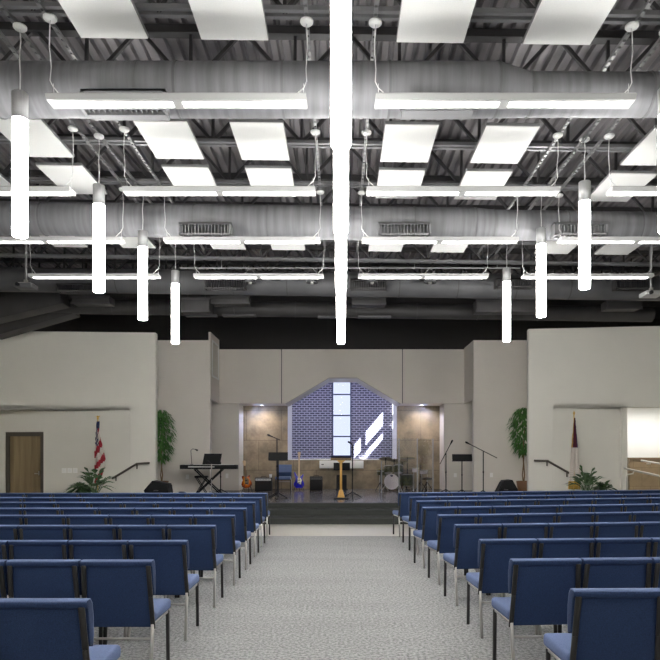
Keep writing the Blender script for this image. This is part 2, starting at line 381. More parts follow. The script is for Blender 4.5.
# taller fin with inset frame at left
fin = MB().b2((XL - .05, 19.82, 3.34), (XL + .012, 21.25, 5.40)).build('side_fin', M_wall2); tag(fin, 'narrow raised wall fin beside the left pillar, framed grille on it', 'wall panel')
fr = MB(); y0, y1, z0, z1 = 20.05, 21.1, 4.05, 5.2
fr.b2((XL + .012, y0, z0), (XL + .03, y1, z0 + .05)).b2((XL + .012, y0, z1 - .05), (XL + .03, y1, z1)).b2((XL + .012, y0, z0), (XL + .03, y0 + .06, z1)).b2((XL + .012, y1 - .06, z0), (XL + .03, y1, z1))
fr.build('grille_frame', M_white, fin)
# header with arch
HY = 21.3; HB = zat(341, 403.3, HY); HT = zat(341, 349.3, HY)
ax = [at(285.5, HY), at(329, HY), at(357, HY), at(400.5, HY)]; at_z = zat(341, 377.5, HY)
hd = MB()
XLh, XRh = at(216.5, HY) - .02, at(465, HY) + .02
J1, J2 = at(281.5, HY), at(402.5, HY); g = 0.016
hd.b2((XLh, HY, HB), (J1 - g, 22.5, HT)); hd.b2((J2 + g, HY, HB), (XRh, 22.5, HT))
hd.b2((J1 - g, HY + .06, HB), (J1 + g, 22.5, HT)); hd.b2((J2 - g, HY + .06, HB), (J2 + g, 22.5, HT))
hd.prism([(J1 + g, HB), (ax[0], HB), (ax[1], at_z), (ax[1], HT), (J1 + g, HT)], HY, 22.5)
hd.prism([(ax[1], at_z), (ax[2], at_z), (ax[2], HT), (ax[1], HT)], HY, 22.5)
hd.prism([(ax[2], at_z), (ax[3], HB), (J2 - g, HB), (J2 - g, HT), (ax[2], HT)], HY, 22.5)
struct(hd, 'wall_header', M_wall2)
struct(MB().b2((J1 - g, HY + .02, HB), (J1 + g, HY + .06, HT)).b2((J2 - g, HY + .02, HB), (J2 + g, HY + .06, HT)), 'trim_header_joint', M_seam)
# thin metal soffit lining of the arch
so = MB()
for (p, q) in ((0, 1), (1, 2), (2, 3)):
    zp = HB if p == 0 else at_z; zq = HB if q == 3 else at_z
    so.prism([(ax[p], zp - .03), (ax[q], zq - .03), (ax[q], zq - .002), (ax[p], zp - .002)], HY - .01, 22.5)
struct(so, 'trim_arch', M_brown)
# alcove walls below header
BY = 22.4
xs1, xs2 = at(239, 21.45), at(444, 21.45)
struct(MB().b2((XL - .6, 21.45, SZ), (xs1, BY + .1, HB - .002)), 'wall_alcove_left', M_wall2)
struct(MB().b2((xs2, 21.45, SZ), (XR + .6, BY + .1, HB - .002)), 'wall_alcove_right', M_wall2)
ox0, ox1 = at(287.5, BY), at(397, BY); sill = zat(341, 460, BY)
stn = MB().b2((xs1, BY, SZ), (ox0, BY + .12, HB - .003)).b2((ox1, BY, SZ), (xs2, BY + .12, HB - .003)).b2((ox0, BY, SZ), (ox1, BY + .12, sill))
struct(stn, 'wall_stone', M_stone)
struct(MB().b2((xs1 - .2, 22.5, HB + .001), (ox0, 22.6, HT)).b2((ox1, 22.5, HB + .001), (xs2 + .2, 22.6, HT)).b2((ox0, 22.5, 4.75), (ox1, 22.6, HT)), 'wall_recess_front', M_white)
# recess: sill, side walls (right one with a window), brick wall with window
WY = 24.5
struct(MB().b2((ox0 - .1, BY - .02, sill), (ox1 + .1, WY, sill + .03)), 'trim_sill', M_white)
struct(MB().b2((ox0 - .12, 22.52, sill + .03), (ox0, WY, 4.8)), 'wall_recess_left', M_white)

ex = ox1; rw = MB()
rw.b2((ex, 22.52, sill + .03), (ex + .03, 24.13, 4.8)).b2((ex, 24.41, sill + .03), (ex + .03, WY, 4.8))
rw.b2((ex, 24.13, sill + .03), (ex + .03, 24.41, 2.60)).b2((ex, 24.13, 3.67), (ex + .03, 24.41, 4.8))
struct(rw, 'wall_recess_right', M_white)
w2 = thing('window_2', None, None, (ex, 24.27, 2.42)); w2['kind'] = 'structure'
MB().b2((.0, -.072, 0), (.03, -.03, 1.25)).b2((0, -.14, .47), (.03, .14, .70)).build('window_frame', M_wind, w2)
MB().b2((.012, -.14, 0), (.016, .14, 1.25)).build('window_pane', M_glass, w2)
struct(MB().b2((ox0 - .12, 22.5, 4.8), (ox1 + .12, WY + .2, 4.9)), 'ceiling_recess', M_white)
bx0, bx1 = at(332, WY), at(351.5, WY); bz0, bz1 = zat(341, 457, WY), 4.42
bw = MB().b2((ox0 - .2, WY, 0.4), (bx0, WY + .2, 4.9)).b2((bx1, WY, 0.4), (ox1 + .2, WY + .2, 4.9)).b2((bx0, WY, .4), (bx1, WY + .2, bz0)).b2((bx0, WY, bz1), (bx1, WY + .2, 4.9))
struct(bw, 'wall_brick', M_brick)
w1 = thing('window_1', None, None, ((bx0 + bx1) / 2, WY, bz0)); w1['kind'] = 'structure'
hw = (bx1 - bx0) / 2; f = MB()
f.b2((-hw, -.03, 0), (-hw + .05, .06, bz1 - bz0)).b2((hw - .05, -.03, 0), (hw, .06, bz1 - bz0)).b2((-hw, -.03, 0), (hw, .06, .04)).b2((-hw, -.03, bz1 - bz0 - .04), (hw, .06, bz1 - bz0))
for py in (394.5, 415.5, 436.5):
    z = zat(341, py, WY) - bz0; f.b2((-hw + .05, -.03, z - .025), (hw - .05, .06, z + .025))
f.build('window_frame', M_wind, w1)
MB().b2((-hw + .05, .01, .04), (hw - .05, .02, bz1 - bz0 - .04)).build('window_pane', M_glass, w1)
# recessed downlights in the header underside
for i, px in enumerate((260.5, 423)):
    X = at(px, 21.6)
    dl = thing('downlight', ['round recessed downlight under the header above the left music stand', 'round recessed downlight under the header above the drum kit'][i], 'downlight', (X, 22.0, HB - .003), 0, 'downlights under the header')
    MB().lathe([(.0, -.012), (.05, -.012), (.07, -.010), (.075, 0), (.0, 0)], n=20).build('trim_ring', M_white, dl)
    MB().lathe([(0, -.014), (.048, -.014), (.048, -.012)], n=20).build('lens', M_lens, dl)
    s = lamp('downlight_lamp', 'SPOT', (0, 0, -.03), 20, (1, .86, .66), spot_size=math.radians(150), spot_blend=.8, shadow_soft_size=.05); s.parent = dl
for X in (-.8, .9):  # unseen warm spots in the arch opening, without fixtures
    s = lamp('downlight_lamp', 'SPOT', (X, 21.9, HB + .3), 30, (1, .84, .74), spot_size=math.radians(110), spot_blend=.8, shadow_soft_size=.05)

# ================================================================ CEILING
BZ = EYE + 4.2
def joist():
    root = thing('roof_joist', 'x', 'roof joist', (0, 0, 0), 0, 'open-web steel roof joists')
    xa, xb = X0 + .05, X1 - .05
    MB().b2((xa, -.07, BZ), (xb, -.025, BZ + .045)).b2((xa, .025, BZ), (xb, .07, BZ + .045)).b2((xa, -.07, BZ + .035), (xb, .07, BZ + .045)).build('bottom_chord', M_chord, root)
    MB().b2((xa, -.06, DZ - .095), (xb, .06, DZ - .005)).build('top_chord', M_joist, root)
    m = MB(); k = -10
    while k < 11:
        xc = k * 1.21 - .62; z0, z1 = BZ + .03, DZ - .06; k += 1
        if xc < xa + .7 or xc > xb - .7: continue
        m.bar((xc, 0, z0), (xc, 0, z1), .035); m.bar((xc, 0, z0), (xc - .58, 0, z1), .04); m.bar((xc, 0, z0), (xc + .58, 0, z1), .04)
    m.build('web_bracing', M_joist, root)
    return root
j0 = joist(); jy = [6.13 + 1.30 * k for k in range(-1, 9)]
jl = ['second duct', '']
for i, y in enumerate(jy):
    lab = 'dark open-web steel joist spanning the ceiling, %s from the front edge of the picture' % ORD[i - 1] if i else 'dark open-web steel joist nearest overhead, mostly above the picture'
    if i == 0: j0.location = (0, y, 0); j0.rotation_euler = (0, RT, 0); j0['label'] = lab
    else: dup(j0, (0, y, 0), None, lab)
# perforated hanger struts running towards the stage
def strut(X, y0, y1, label):
    m = MB(); m.b2((X - .018, y0, BZ - .035), (X - .014, y1, BZ - .002)).b2((X + .014, y0, BZ - .035), (X + .018, y1, BZ - .002))
    y = y0
    while y < y1: m.b2((X - .014, y, BZ - .035), (X + .014, min(y + .07, y1), BZ - .031)); y += .11
    o = m.build('hanger_strut', M_strut); o.location.z = SLOPE * X; tag(o, label, 'strut', 'perforated hanger struts under the joists')
for X, nm in ((0.0, 'centre pendants'), (-3.43, 'outer left linear lights'), (-3.2, 'left pendants'), (-2.83, 'left linear lights, outer end'), (-.33, 'left linear lights, inner end'), (.33, 'right linear lights, inner end'), (2.83, 'right linear lights, outer end'), (3.19, 'right pendants'), (3.43, 'outer right linear lights')):
    strut(X, 5.2, 13.2, 'perforated steel strut along the ceiling carrying the ' + nm)
# ducts
def duct(name, Y, segs, label, m, seam, rings):
    root = thing(name, label, 'duct', (0, Y, EYE + 3.82)); root.rotation_euler = (0, 0 if Y < 8 else RT, 0)
    pts = [(x, 0, z) for x, r, z in segs]; rs = [r for x, r, z in segs]
    MB().tube(pts, rs, 40).build('duct_tube', m, root)
    for x in rings:
        for a, b in zip(segs[:-1], segs[1:]):
            if a[0] <= x <= b[0]:
                t = (x - a[0]) / (b[0] - a[0]); rr = a[1] * (1 - t) + b[1] * t; zz = a[2] * (1 - t) + b[2] * t
                MB().tube([(x - .012, 0, zz), (x + .012, 0, zz)], rr + .008, 40).build('seam_ring', seam, root); break
    return root
D1 = duct('round_duct', 6.72, [(X0 + .05, .265, 0), (1.63, .265, 0), (1.95, .215, -.05), (X1 - .05, .205, -.06)], 'big galvanised round duct crossing the ceiling nearest the camera', M_duct, M_seam, [-5, -3.6, -2.1, -1.7, -.6, .5, 1.62, 1.97, 3.2, 4.4])
D2 = duct('round_duct', 10.58, [(X0 + .05, .265, 0), (2.2, .265, 0), (2.5, .24, 0), (X1 - .05, .235, 0)], 'galvanised round duct crossing the ceiling, middle one behind the pendants', M_duct, M_seam, [-6, -4.9, -3.6, -2.4, -1.2, 0, 1.2, 2.2, 2.5, 3.7, 4.9, 6])
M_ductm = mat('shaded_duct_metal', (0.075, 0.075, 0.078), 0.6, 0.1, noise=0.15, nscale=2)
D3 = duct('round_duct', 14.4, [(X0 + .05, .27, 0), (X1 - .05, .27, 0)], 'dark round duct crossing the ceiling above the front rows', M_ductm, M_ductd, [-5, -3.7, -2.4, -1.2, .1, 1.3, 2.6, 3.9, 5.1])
D4 = duct('round_duct', 16.9, [(-8.6, .2, -.02), (8.2, .2, -.02)], 'dark round duct farthest back, near the stage', M_ductd, M_joist, [-6, -4.4, -2.8, -1.2, .4, 2, 3.6, 5.2])
M_ductg = mat('grille_metal', (0.26, 0.26, 0.265), 0.6, 0.1)
def grille(px0, px1, Y, zc, h, label, dark=False, deep=.2):
    a, b = at(px0, Y), at(px1, Y)
    root = thing('duct_grille', label, 'air grille', ((a + b) / 2, Y, zc), 0, 'supply grilles on the ducts')
    L = b - a; mm = M_ductd if dark else M_ductg
    fr = MB().b2((-L / 2, -deep / 2, h / 2 - .02), (L / 2, deep / 2, h / 2)).b2((-L / 2, -deep / 2, -h / 2), (L / 2, -deep / 2 + .015, -h / 2 + .03)).b2((-L / 2, -deep / 2, h / 2 - .03), (L / 2, -deep / 2 + .015, h / 2))
    fr.b2((-L / 2, -deep / 2, -h / 2), (-L / 2 + .03, deep / 2, h / 2)).b2((L / 2 - .03, -deep / 2, -h / 2), (L / 2, deep / 2, h / 2)).b2((-L / 2, deep / 2 - .02, -h / 2), (L / 2, deep / 2, h / 2))
    fr.build('grille_frame', mm, root)
    MB().b2((-L / 2 + .03, deep / 2 - .01, -.06), (L / 2 - .03, deep / 2 + .16, h / 2)).build('duct_neck', mm, root)
    sl = MB(); n = max(6, int(L / .05))
    for k in range(1, n): sl.b2((-L / 2 + L * k / n - .006, -deep / 2 + .01, -h / 2 + .02), (-L / 2 + L * k / n + .006, deep / 2 - .02, h / 2 - .02))
    sl.build('louvres', M_ductg if not dark else M_joist, root)
dz = EYE + 3.82
grille(83, 167, 6.43, dz - .29, .20, 'long metal supply grille on the nearest duct, left half', deep=.14)
grille(400, 478, 6.43, dz - .28, .10, 'long metal supply grille under the nearest duct, right half', deep=.14)
grille(180, 232, 10.22, dz - .25, .20, 'metal supply grille on the middle duct, left side', deep=.18)
grille(378, 430, 10.22, dz - .25, .20, 'metal supply grille on the middle duct just right of centre', deep=.18)
grille(553, 606, 10.22, dz - .25, .20, 'metal supply grille on the middle duct, far right', deep=.18)
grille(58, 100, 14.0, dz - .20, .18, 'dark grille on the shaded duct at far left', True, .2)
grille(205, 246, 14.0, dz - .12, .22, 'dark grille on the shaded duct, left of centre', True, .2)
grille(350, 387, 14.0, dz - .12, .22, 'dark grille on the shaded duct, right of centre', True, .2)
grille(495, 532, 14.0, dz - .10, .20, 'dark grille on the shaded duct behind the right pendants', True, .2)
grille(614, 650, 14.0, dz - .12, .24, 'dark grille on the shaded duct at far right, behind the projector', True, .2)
# flat dark boxes hung behind the third duct
for i, (x0, x1, y0, y1, Y) in enumerate(((182, 211, 300, 313, 15.6), (213, 250, 298, 305, 15.8), (352, 385, 299, 306, 15.8), (475, 545, 301, 313, 15.6), (604, 638, 302, 310, 15.8), (75, 112, 298, 305, 15.8))):
    a, b = at(x0, Y), at(x1, Y); z1, z0 = zat((x0 + x1) / 2, y0, Y), zat((x0 + x1) / 2, y1, Y)
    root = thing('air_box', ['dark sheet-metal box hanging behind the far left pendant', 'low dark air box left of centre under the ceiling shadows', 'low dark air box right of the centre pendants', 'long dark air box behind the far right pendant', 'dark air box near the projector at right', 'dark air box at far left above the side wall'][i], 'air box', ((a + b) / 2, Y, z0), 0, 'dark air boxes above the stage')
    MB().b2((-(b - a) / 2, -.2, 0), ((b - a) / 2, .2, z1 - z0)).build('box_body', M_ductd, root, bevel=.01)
    MB().b2((-(b - a) / 2 - .02, -.22, z1 - z0 - .03), ((b - a) / 2 + .02, -.2, z1 - z0 + .01)).b2((-(b - a) / 2 - .02, -.22, -.02), ((b - a) / 2 + .02, -.2, .02)).build('flange', M_joist, root)
    for sx in (-.3, .3): MB().tube([(sx * (b - a), 0, z1 - z0), (sx * (b - a), 0, DZ + SLOPE * a - z0)], .012, 6).build('hanger_rod', M_joist, root)
for i, (x0, x1, yy) in enumerate(((186, 217, 315.5), (223, 256, 315.5), (318, 340, 317), (358, 391, 317))):
    Y = 16.72; a, b = at(x0, Y), at(x1, Y); z = zat(341, yy, Y)
    o = MB().b2((a, Y - .1, z - .03), (b, Y + .1, z + .02)).build('slot_diffuser', M_ductm)
    tag(o, 'thin grey slot diffuser on the farthest duct, ' + ['leftmost', 'second from left', 'behind the centre pendants', 'rightmost'][i], 'diffuser', 'thin slot diffusers on the farthest duct')
# sloping dark duct boots at upper left
for i, (pa, pb, th) in enumerate((((-30, 318), (64, 296), .5), ((-5, 332), (75, 309), .35))):
    Y = 16.2 + i * .9; p, q = at(pa[0], Y, pa[1]), at(pb[0], Y, pb[1])
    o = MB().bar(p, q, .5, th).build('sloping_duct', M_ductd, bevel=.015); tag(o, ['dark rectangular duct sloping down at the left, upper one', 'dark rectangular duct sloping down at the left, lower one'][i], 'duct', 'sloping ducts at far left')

# ceiling panels
pc = [-5.42, -4.05, -2.24, -1.05, .88, 2.13, 4.22, 5.42]
CN = ['leftmost', 'second from left', 'third from left', 'left of the centre pendants', 'right of the centre pendants', 'third from right', 'second from right', 'rightmost']
prow = [(5.33, 6.33, (2, 3, 4, 5)), (7.92, 8.92, (1, 2, 3, 4, 5, 6)), (9.18, 10.2, (0, 1, 2, 3, 4, 5, 6)), (11.86, 12.86, range(8))]
pz = EYE + 4.08
pp = thing('acoustic_panel', 'x', 'ceiling panel', (0, 0, pz), 0, 'white acoustic panels hung under the joists')
MB().b2((-.33, -.5, 0), (.33, .5, .04)).build('panel_board', M_offw, pp)
MB().b2((-.335, -.505, .012), (.335, -.5, .045)).b2((-.335, .5, .012), (.335, .505, .045)).b2((-.335, -.5, .012), (-.33, .5, .045)).b2((.33, -.5, .012), (.335, .5, .045)).build('edge_frame', M_strut, pp)
first = True
RN = ['nearest row', 'second row', 'third row', 'farthest row']
for ri, (y0, y1, cols) in enumerate(prow):
    for c in cols:
        lab = 'white acoustic ceiling panel, %s in the %s of panels' % (CN[c], RN[ri])
        loc = (pc[c], (y0 + y1) / 2, pz + SLOPE * pc[c])
        if first: pp.location = loc; pp.rotation_euler = (0, RT, 0); pp['label'] = lab; first = False
        else: dup(pp, loc, None, lab)
# linear pendant lights
CANZ = BZ - .045
def canopy_mb(x): return MB().lathe([(0, -.02), (.055, -.018), (.065, -.005), (.065, .01), (0, .01)], (x, 0, CANZ - (EYE + 3.365)), 20)
LH = EYE + 3.365
def linear():
    L = 1.235
    r = thing('linear_light', 'x', 'ceiling light', (0, 0, LH), 0, 'suspended linear lights')
    prof = [(-.11, .045), (-.105, .05), (.105, .05), (.11, .045), (.085, 0), (-.085, 0)]
    m = MB(); vs = [(-L, y, z) for y, z in prof] + [(L, y, z) for y, z in prof]
    m.add(vs, [tuple(range(6)), tuple(reversed(range(6, 12)))] + [(i, i + 6, (i + 1) % 6 + 6, (i + 1) % 6) for i in range(6)])
    m.b2((-L + .005, -.105, .045), (L - .005, .105, .055)); m.build('housing', M_house, r)
    for s in (-1, 1):
        MB().b2((min(s * .05, s * (L - .07)), -.042, -.004), (max(s * .05, s * (L - .09)), .048, .0)).build('lens', M_lens, r)
        x = s * (L - .0); xi = s * (L - .03)
        canopy_mb(x).build('canopy', M_white, r)
        zt = CANZ - LH - .02; wob = .007 * s
        MB().tube([(x, 0, zt), (x + wob, 0, zt * .7), (x - wob, 0.01, zt * .45), (x, 0, .22), (xi, .0, .16), (xi - s * .10, -.03, .05)], .0055, 6).build('cord', M_cord, r)
        MB().tube([(xi, 0, .2), (xi, 0.03, .06)], .003, 6).build('support_wire', M_cord, r)
    return r
def settle(root, zbase, cords=('cord',)):       # canopies follow the sloping roof, cords are cut to length
    for c in root.children:
        if c.name.startswith('canopy') or c.name.startswith('cord'):
            xm = sum(v.co.x for v in c.data.vertices) / len(c.data.vertices)
            dz_ = SLOPE * (root.location.x + xm)
            if c.name.startswith('canopy'): c.location.z = dz_
            else: h = CANZ - zbase; c.scale.z = (h + dz_) / h
l0 = linear()
lrow = [6.16, 8.27, 10.17, 12.22]; lcol = [-4.70, -1.565, 1.565, 4.70]
LRN = ['nearest row', 'second row', 'third row', 'farthest row']; LCN = ['far left', 'left of the centre pendants', 'right of the centre pendants', 'far right']
first = True
for ri, y in enumerate(lrow):
    for ci, x in enumerate(lcol):
        if ri == 0 and ci in (0, 3): continue
        lab = 'white suspended linear light, %s in the %s of linear lights' % (LCN[ci], LRN[ri])
        if first: l0.location = (x, y, LH); l0['label'] = lab; first = False; settle(l0, LH)
        else: settle(dup(l0, (x, y, LH), 0, lab), LH)
for y in (4.05, 1.95, -.2, -2.3):            # the rows that carry on behind the camera
    for x in lcol[0:4] if y < 4 else lcol[1:3]:
        dup(l0, (x, y, LH), 0, 'white suspended linear light above and behind the camera, out of view')
# cylinder pendants
PB = EYE + 2.14
def pendant():
    r = thing('cylinder_pendant', 'x', 'pendant light', (0, 0, PB), 0, 'tall cylinder pendants')
    R = .072
    MB().lathe([(0, 0), (R * .9, 0), (R, .012), (R, 1.15), (0, 1.15)], n=32).build('diffuser', M_pend, r)
    MB().lathe([(0, 1.151), (R + .004, 1.151), (R + .004, 1.405), (R, 1.41), (0, 1.41)], n=32).build('metal_cap', M_alu, r)
    h = CANZ - PB
    MB().tube([(0, 0, 1.41), (0.004, 0, 1.55), (-.005, 0, h * .85), (.008, 0, h * .93), (0, 0, h - .02)], .006, 6).build('cord', M_cord, r)
    MB().lathe([(0, h - .02), (.055, h - .018), (.065, h - .005), (.065, h + .01), (0, h + .01)], n=20).build('canopy', M_white, r)
    return r
p0 = pendant(); first = True
prw = [4.45, 6.3, 8.46, 10.2, 12.4]; pcw = [4.45, 6.18, 8.3, 10.12, 12.4]
PN = ['nearest', 'second nearest', 'third nearest', 'fourth nearest', 'farthest']
for ri, y in enumerate(prw):
    for ci, x in enumerate((-3.2, .0, 3.19)):
        if ri == 0 and ci != 1: continue
        y = pcw[ri] if ci == 1 else prw[ri]
        if ci == 0: x = [0, -3.16, -3.2, -3.16, -3.21][ri]
        if ci == 2: x = [0, 3.2, 3.22, 3.19, 3.21][ri]
        row = ['left', 'centre', 'right'][ci]
        lab = 'glowing cylinder pendant, %s in the %s line of pendants' % (PN[ri] if ci == 1 else PN[ri].replace('third nearest', 'third').replace('fourth nearest', 'fourth').replace('second nearest', 'nearest') if ri != 2 else ('second' if ci != 1 else 'third nearest'), row)
        if ci != 1: lab = 'glowing cylinder pendant, %s in the %s line of pendants' % (['', 'nearest', 'second nearest', 'second farthest', 'farthest'][ri], row)
        if first: p0.location = (x, y, PB); p0['label'] = lab; first = False; settle(p0, PB)
        else: settle(dup(p0, (x, y, PB + (.045 if ci == 2 else 0)), 0, lab), PB)
for y in (2.2, -.2):
    for x in (-3.16, 3.13): dup(p0, (x, y, PB), 0, 'glowing cylinder pendant above and behind the camera, out of view')

# small stage spotlights on a pipe behind the fourth row
Y = 13.93; zt = zat(341, 268, Y)
o = MB().tube([(at(180, Y), Y, zt), (at(520, Y), Y, zt)], .018, 8).build('lighting_pipe', M_strut); tag(o, 'thin horizontal steel pipe carrying small spotlights', 'pipe')
for X in (-2.6, -.4, 1.6, 3.4): MB().tube([(X, Y, zt), (X, Y, BZ + .1)], .008, 6).build('hanger_rod', M_strut, o)
for i, px in enumerate((250, 312, 372, 430)):
    X = at(px, Y); zb = zat(px, 283, Y)
    r = thing('spotlight', 'small dark stage spotlight on the pipe, ' + ['leftmost', 'just left of the centre pendants', 'just right of the centre pendants', 'rightmost'][i], 'spotlight', (X, Y, zb), 0, 'spotlights on the pipe')
    MB().lathe([(.0, .14), (.06, .13), (.10, .07), (.12, 0), (.10, .0), (.0, .06)], n=20).build('reflector', M_ductm, r)
    MB().lathe([(0, -.03), (.04, -.02), (.045, .03), (0, .04)], n=16).build('bulb', M_chrome, r)
    MB().tube([(-.12, 0, .03), (-.12, 0, .2), (0, 0, zt - zb), (.12, 0, .2), (.12, 0, .03)], .008, 6).build('yoke', M_strut, r)
for i, (px, py, pole) in enumerate(((26, 286, 28), (651, 294, 651))):
    Y = 12.6; p = at(px, Y, py)
    r = thing('ceiling_projector', ['white and metal projector on a ceiling pole at far left', 'projector on a ceiling pole at far right beside the grille'][i], 'projector', (p.x, Y, p.z), 0)
    MB().b2((-.17, -.15, -.05), (.17, .15, .03)).build('projector_body', M_ductm if i == 0 else M_alu, r, bevel=.012)
    MB().lathe([(0, 0), (.035, 0), (.035, .05), (.0, .05)], (-.08, -.15, -.01), 16, Matrix.Rotation(PI / 2, 3, 'X')).build('lens', M_blk, r)
    MB().b2((-.14, -.12, .03), (.14, .12, .045)).b2((-.03, -.03, .045), (.03, .03, .12)).build('mount_bracket', M_chrome, r)
    MB().tube([(0, 0, .1), (0, 0, BZ - p.z)], .022, 10).build('ceiling_pole', M_strut, r)

# ================================================================ CHAIRS
def chair():
    r = thing('padded_chair', 'x', 'chair', (0, 0, 0), 0, 'rows of blue padded chairs')
    def lean(z): return (0.86 - z) * 0.13
    # back panel
    m = MB(); zs = [.375, .84]
    vs = []
    for z in zs:
        y = lean(z)
        for x in (-.238, .238):
            for dy in (-.018, .02): vs.append((x, y + dy, z))
    m.add(vs, [(0, 1, 3, 2), (4, 6, 7, 5), (0, 2, 6, 4), (1, 5, 7, 3), (0, 4, 5, 1), (2, 3, 7, 6)])
    m.build('back_panel', M_navy, r, bevel=.008)
    # cushion wrapping over the top, thick at shoulder height and tapering to its lower edge
    pr = [(-.010, .62), (-.014, .815), (-.030, .825), (-.032, .850), (-.015, .862), (.03, .86), (.05, .835), (.058, .76), (.048, .66), (.035, .60)]
    m = MB(); m.prism([(y + lean(z), z) for y, z in pr], -.255, .255, 'x')
    m.build('backrest', [M_navy], r, bevel=.007)
    m = MB(); m.prism([(y + lean(z), z) for y, z in [(-.030, .844), (-.022, .860), (-.005, .867), (.033, .865), (.055, .837), (.064, .76), (.053, .655), (.040, .61), (.03, .66), (.04, .76), (.03, .82), (.02, .845)]], -.253, .253, 'x')  # lighter face, light from above put into the colour of the top
    m.build('lit_cushion_face', M_blue, r, bevel=.003)
    MB().box((0, .308, .437), (.495, .44, .085)).build('seat', M_blue, r, bevel=.032, seg=3)
    MB().b2((-.22, .06, .375), (.22, .46, .396)).build('seat_board', M_navy, r, bevel=.005)
    for s in (-1, 1):
        m = MB(); m.bar((s * .228, lean(.83) - .030, .83), (s * .236, lean(.60) - .026, .60), .033, .014, Vector((0, 1, 0)))
        m.bar((s * .236, lean(.60) - .026, .60), (s * .243, lean(.365) - .018, .365), .032, .016, Vector((0, 1, 0)))
        m.box((s * .230, lean(.77) - .034, .77), (.012, .006, .012)); m.box((s * .236, lean(.6) - .034, .6), (.012, .006, .012))
        m.build('back_stile', M_bronze, r, bevel=.003, seg=1)
        MB().bar((s * .240, .045, .40), (s * .248, -.045, .0), .024, .028, Vector((0, 1, 0))).build('leg', M_chrome, r, bevel=.004, seg=1)
        MB().bar((s * .240, .44, .40), (s * .248, .425, .0), .026, .026, Vector((0, 1, 0))).build('leg', M_bronze, r, bevel=.004, seg=1)
        MB().bar((s * .238, .04, .392), (s * .238, .45, .392), .018, .018).build('seat_rail', M_chrome, r, bevel=.003, seg=1)
    MB().bar((-.236, .022, .30), (.236, .022, .30), .013, .016).build('stretcher', M_chrome, r, bevel=.003, seg=1)
    return r
ch0 = chair(); first = True
Ld = [3.38, 4.62, 5.67, 6.88, 8.02, 9.08, 10.2, 11.3, 12.55]; Lx = [-247, -185, -151.5, -124, -105, -93.6, -85, -78.4, -73]
Rd = [3.63, 4.66, 5.74, 6.95, 8.05, 9.2, 10.45, 11.42, 12.62]; Rx = [226.5, 167.6, 137, 113, 96, 81, 75, 68, 57.5]
Lr = [(d * .992 - .03, k * (d * .992 + .04) / 640) for d, k in zip(Ld, Lx)]
Rr = [(d * .992 - .03, k * (d * .992 + .04) / 640) for d, k in zip(Rd, Rx)]
La = [0.0] * 9; Ra = [.8, 3.5, 3.5, 6.5, 8.5, 10, 10.5, 10.5, 10.5]
ROWN = ['nearest row', 'second nearest row', 'third nearest row', 'fourth nearest row', 'middle row', 'fourth row from the stage', 'third row from the stage', 'second row from the stage', 'row nearest the stage']
PITCH = .523
for side, rows, angs in ((-1, Lr, La), (1, Rr, Ra)):
    for ri, ((y, xe), a) in enumerate(zip(rows, angs)):
        a = math.radians(a)
        for k in range(14):
            dd = (k + .5) * PITCH - (PITCH - .512) / 2
            X = xe + side * dd * math.cos(a); Y = y + dd * math.sin(a)
            inner = X - side * .27
            if abs(inner) / Y > (.545 if side < 0 else .51) + .02: break
            nm = 'left' if side < 0 else 'right'
            lab = 'blue padded metal chair, %s, %s block, %s' % ('aisle seat' if k == 0 else ORD[k] + ' from the aisle', nm, ROWN[ri])
            yaw = (a if side > 0 else -a)
            if first: ch0.location = (X, Y, 0); ch0.rotation_euler = (0, 0, yaw); ch0['label'] = lab; first = False
            else: dup(ch0, (X, Y, 0), yaw, lab)
# the chair on the stage
dup(ch0, (at(284, 21.3), 21.35, SZ), PI, 'lone blue-grey chair standing on the stage behind the left music stand', 'lone chair on stage')

# ================================================================ STAGE THINGS
def wedge(px0, px1, pyt, Y, s, label):
    a, b = at(px0, Y), at(px1, Y); W = b - a
    r = thing('stage_monitor', label, 'speaker', ((a + b) / 2, Y, SZ), 0, 'black wedge monitors')
    h = zat((px0 + px1) / 2, pyt, Y) - SZ
    poly = [(-W * .34, 0), (W * .5, 0), (W * .40, h * .84), (-W * .18, h), (-W * .5, h * .5)] if s > 0 else [(-W * .5, 0), (W * .38, 0), (W * .5, h * .5), (W * .26, h), (-W * .08, h * .96)]
    MB().prism(poly, -.22, .22).build('cabinet', M_blk, r, bevel=.012)
    e = (Vector((W * .5, 0, 0)), Vector((W * .40, 0, h * .84))) if s > 0 else (Vector((-W * .5, 0, 0)), Vector((-W * .08, 0, h * .96)))
    MB().bar(e[0].lerp(e[1], .12), e[0].lerp(e[1], .9), .36, .03, Vector((s, 0, .2))).build('grille', M_grille, r)
    MB().tube([(-W * .1, -.225, h * .5), (-W * .1, -.24, h * .5), (W * .05, -.24, h * .5), (W * .05, -.225, h * .5)], .012, 6).build('handle', M_ductm, r)
wedge(146, 172, 480.5, 17.1, 1, 'black wedge stage monitor at the left stage end by the ficus')
wedge(493, 516, 479.5, 17.3, -1, 'black wedge stage monitor at the right stage end by the potted ficus')
def box_thing(name, label, cat, px0, px1, py0, py1, Y, d, m, zb=None):
    a, b = at(px0, Y), at(px1, Y); z1 = zat((px0 + px1) / 2, py0, Y); z0 = zat((px0 + px1) / 2, py1, Y) if zb is None else zb
    r = thing(name, label, cat, ((a + b) / 2, Y, z0))
    return r, b - a, z1 - z0
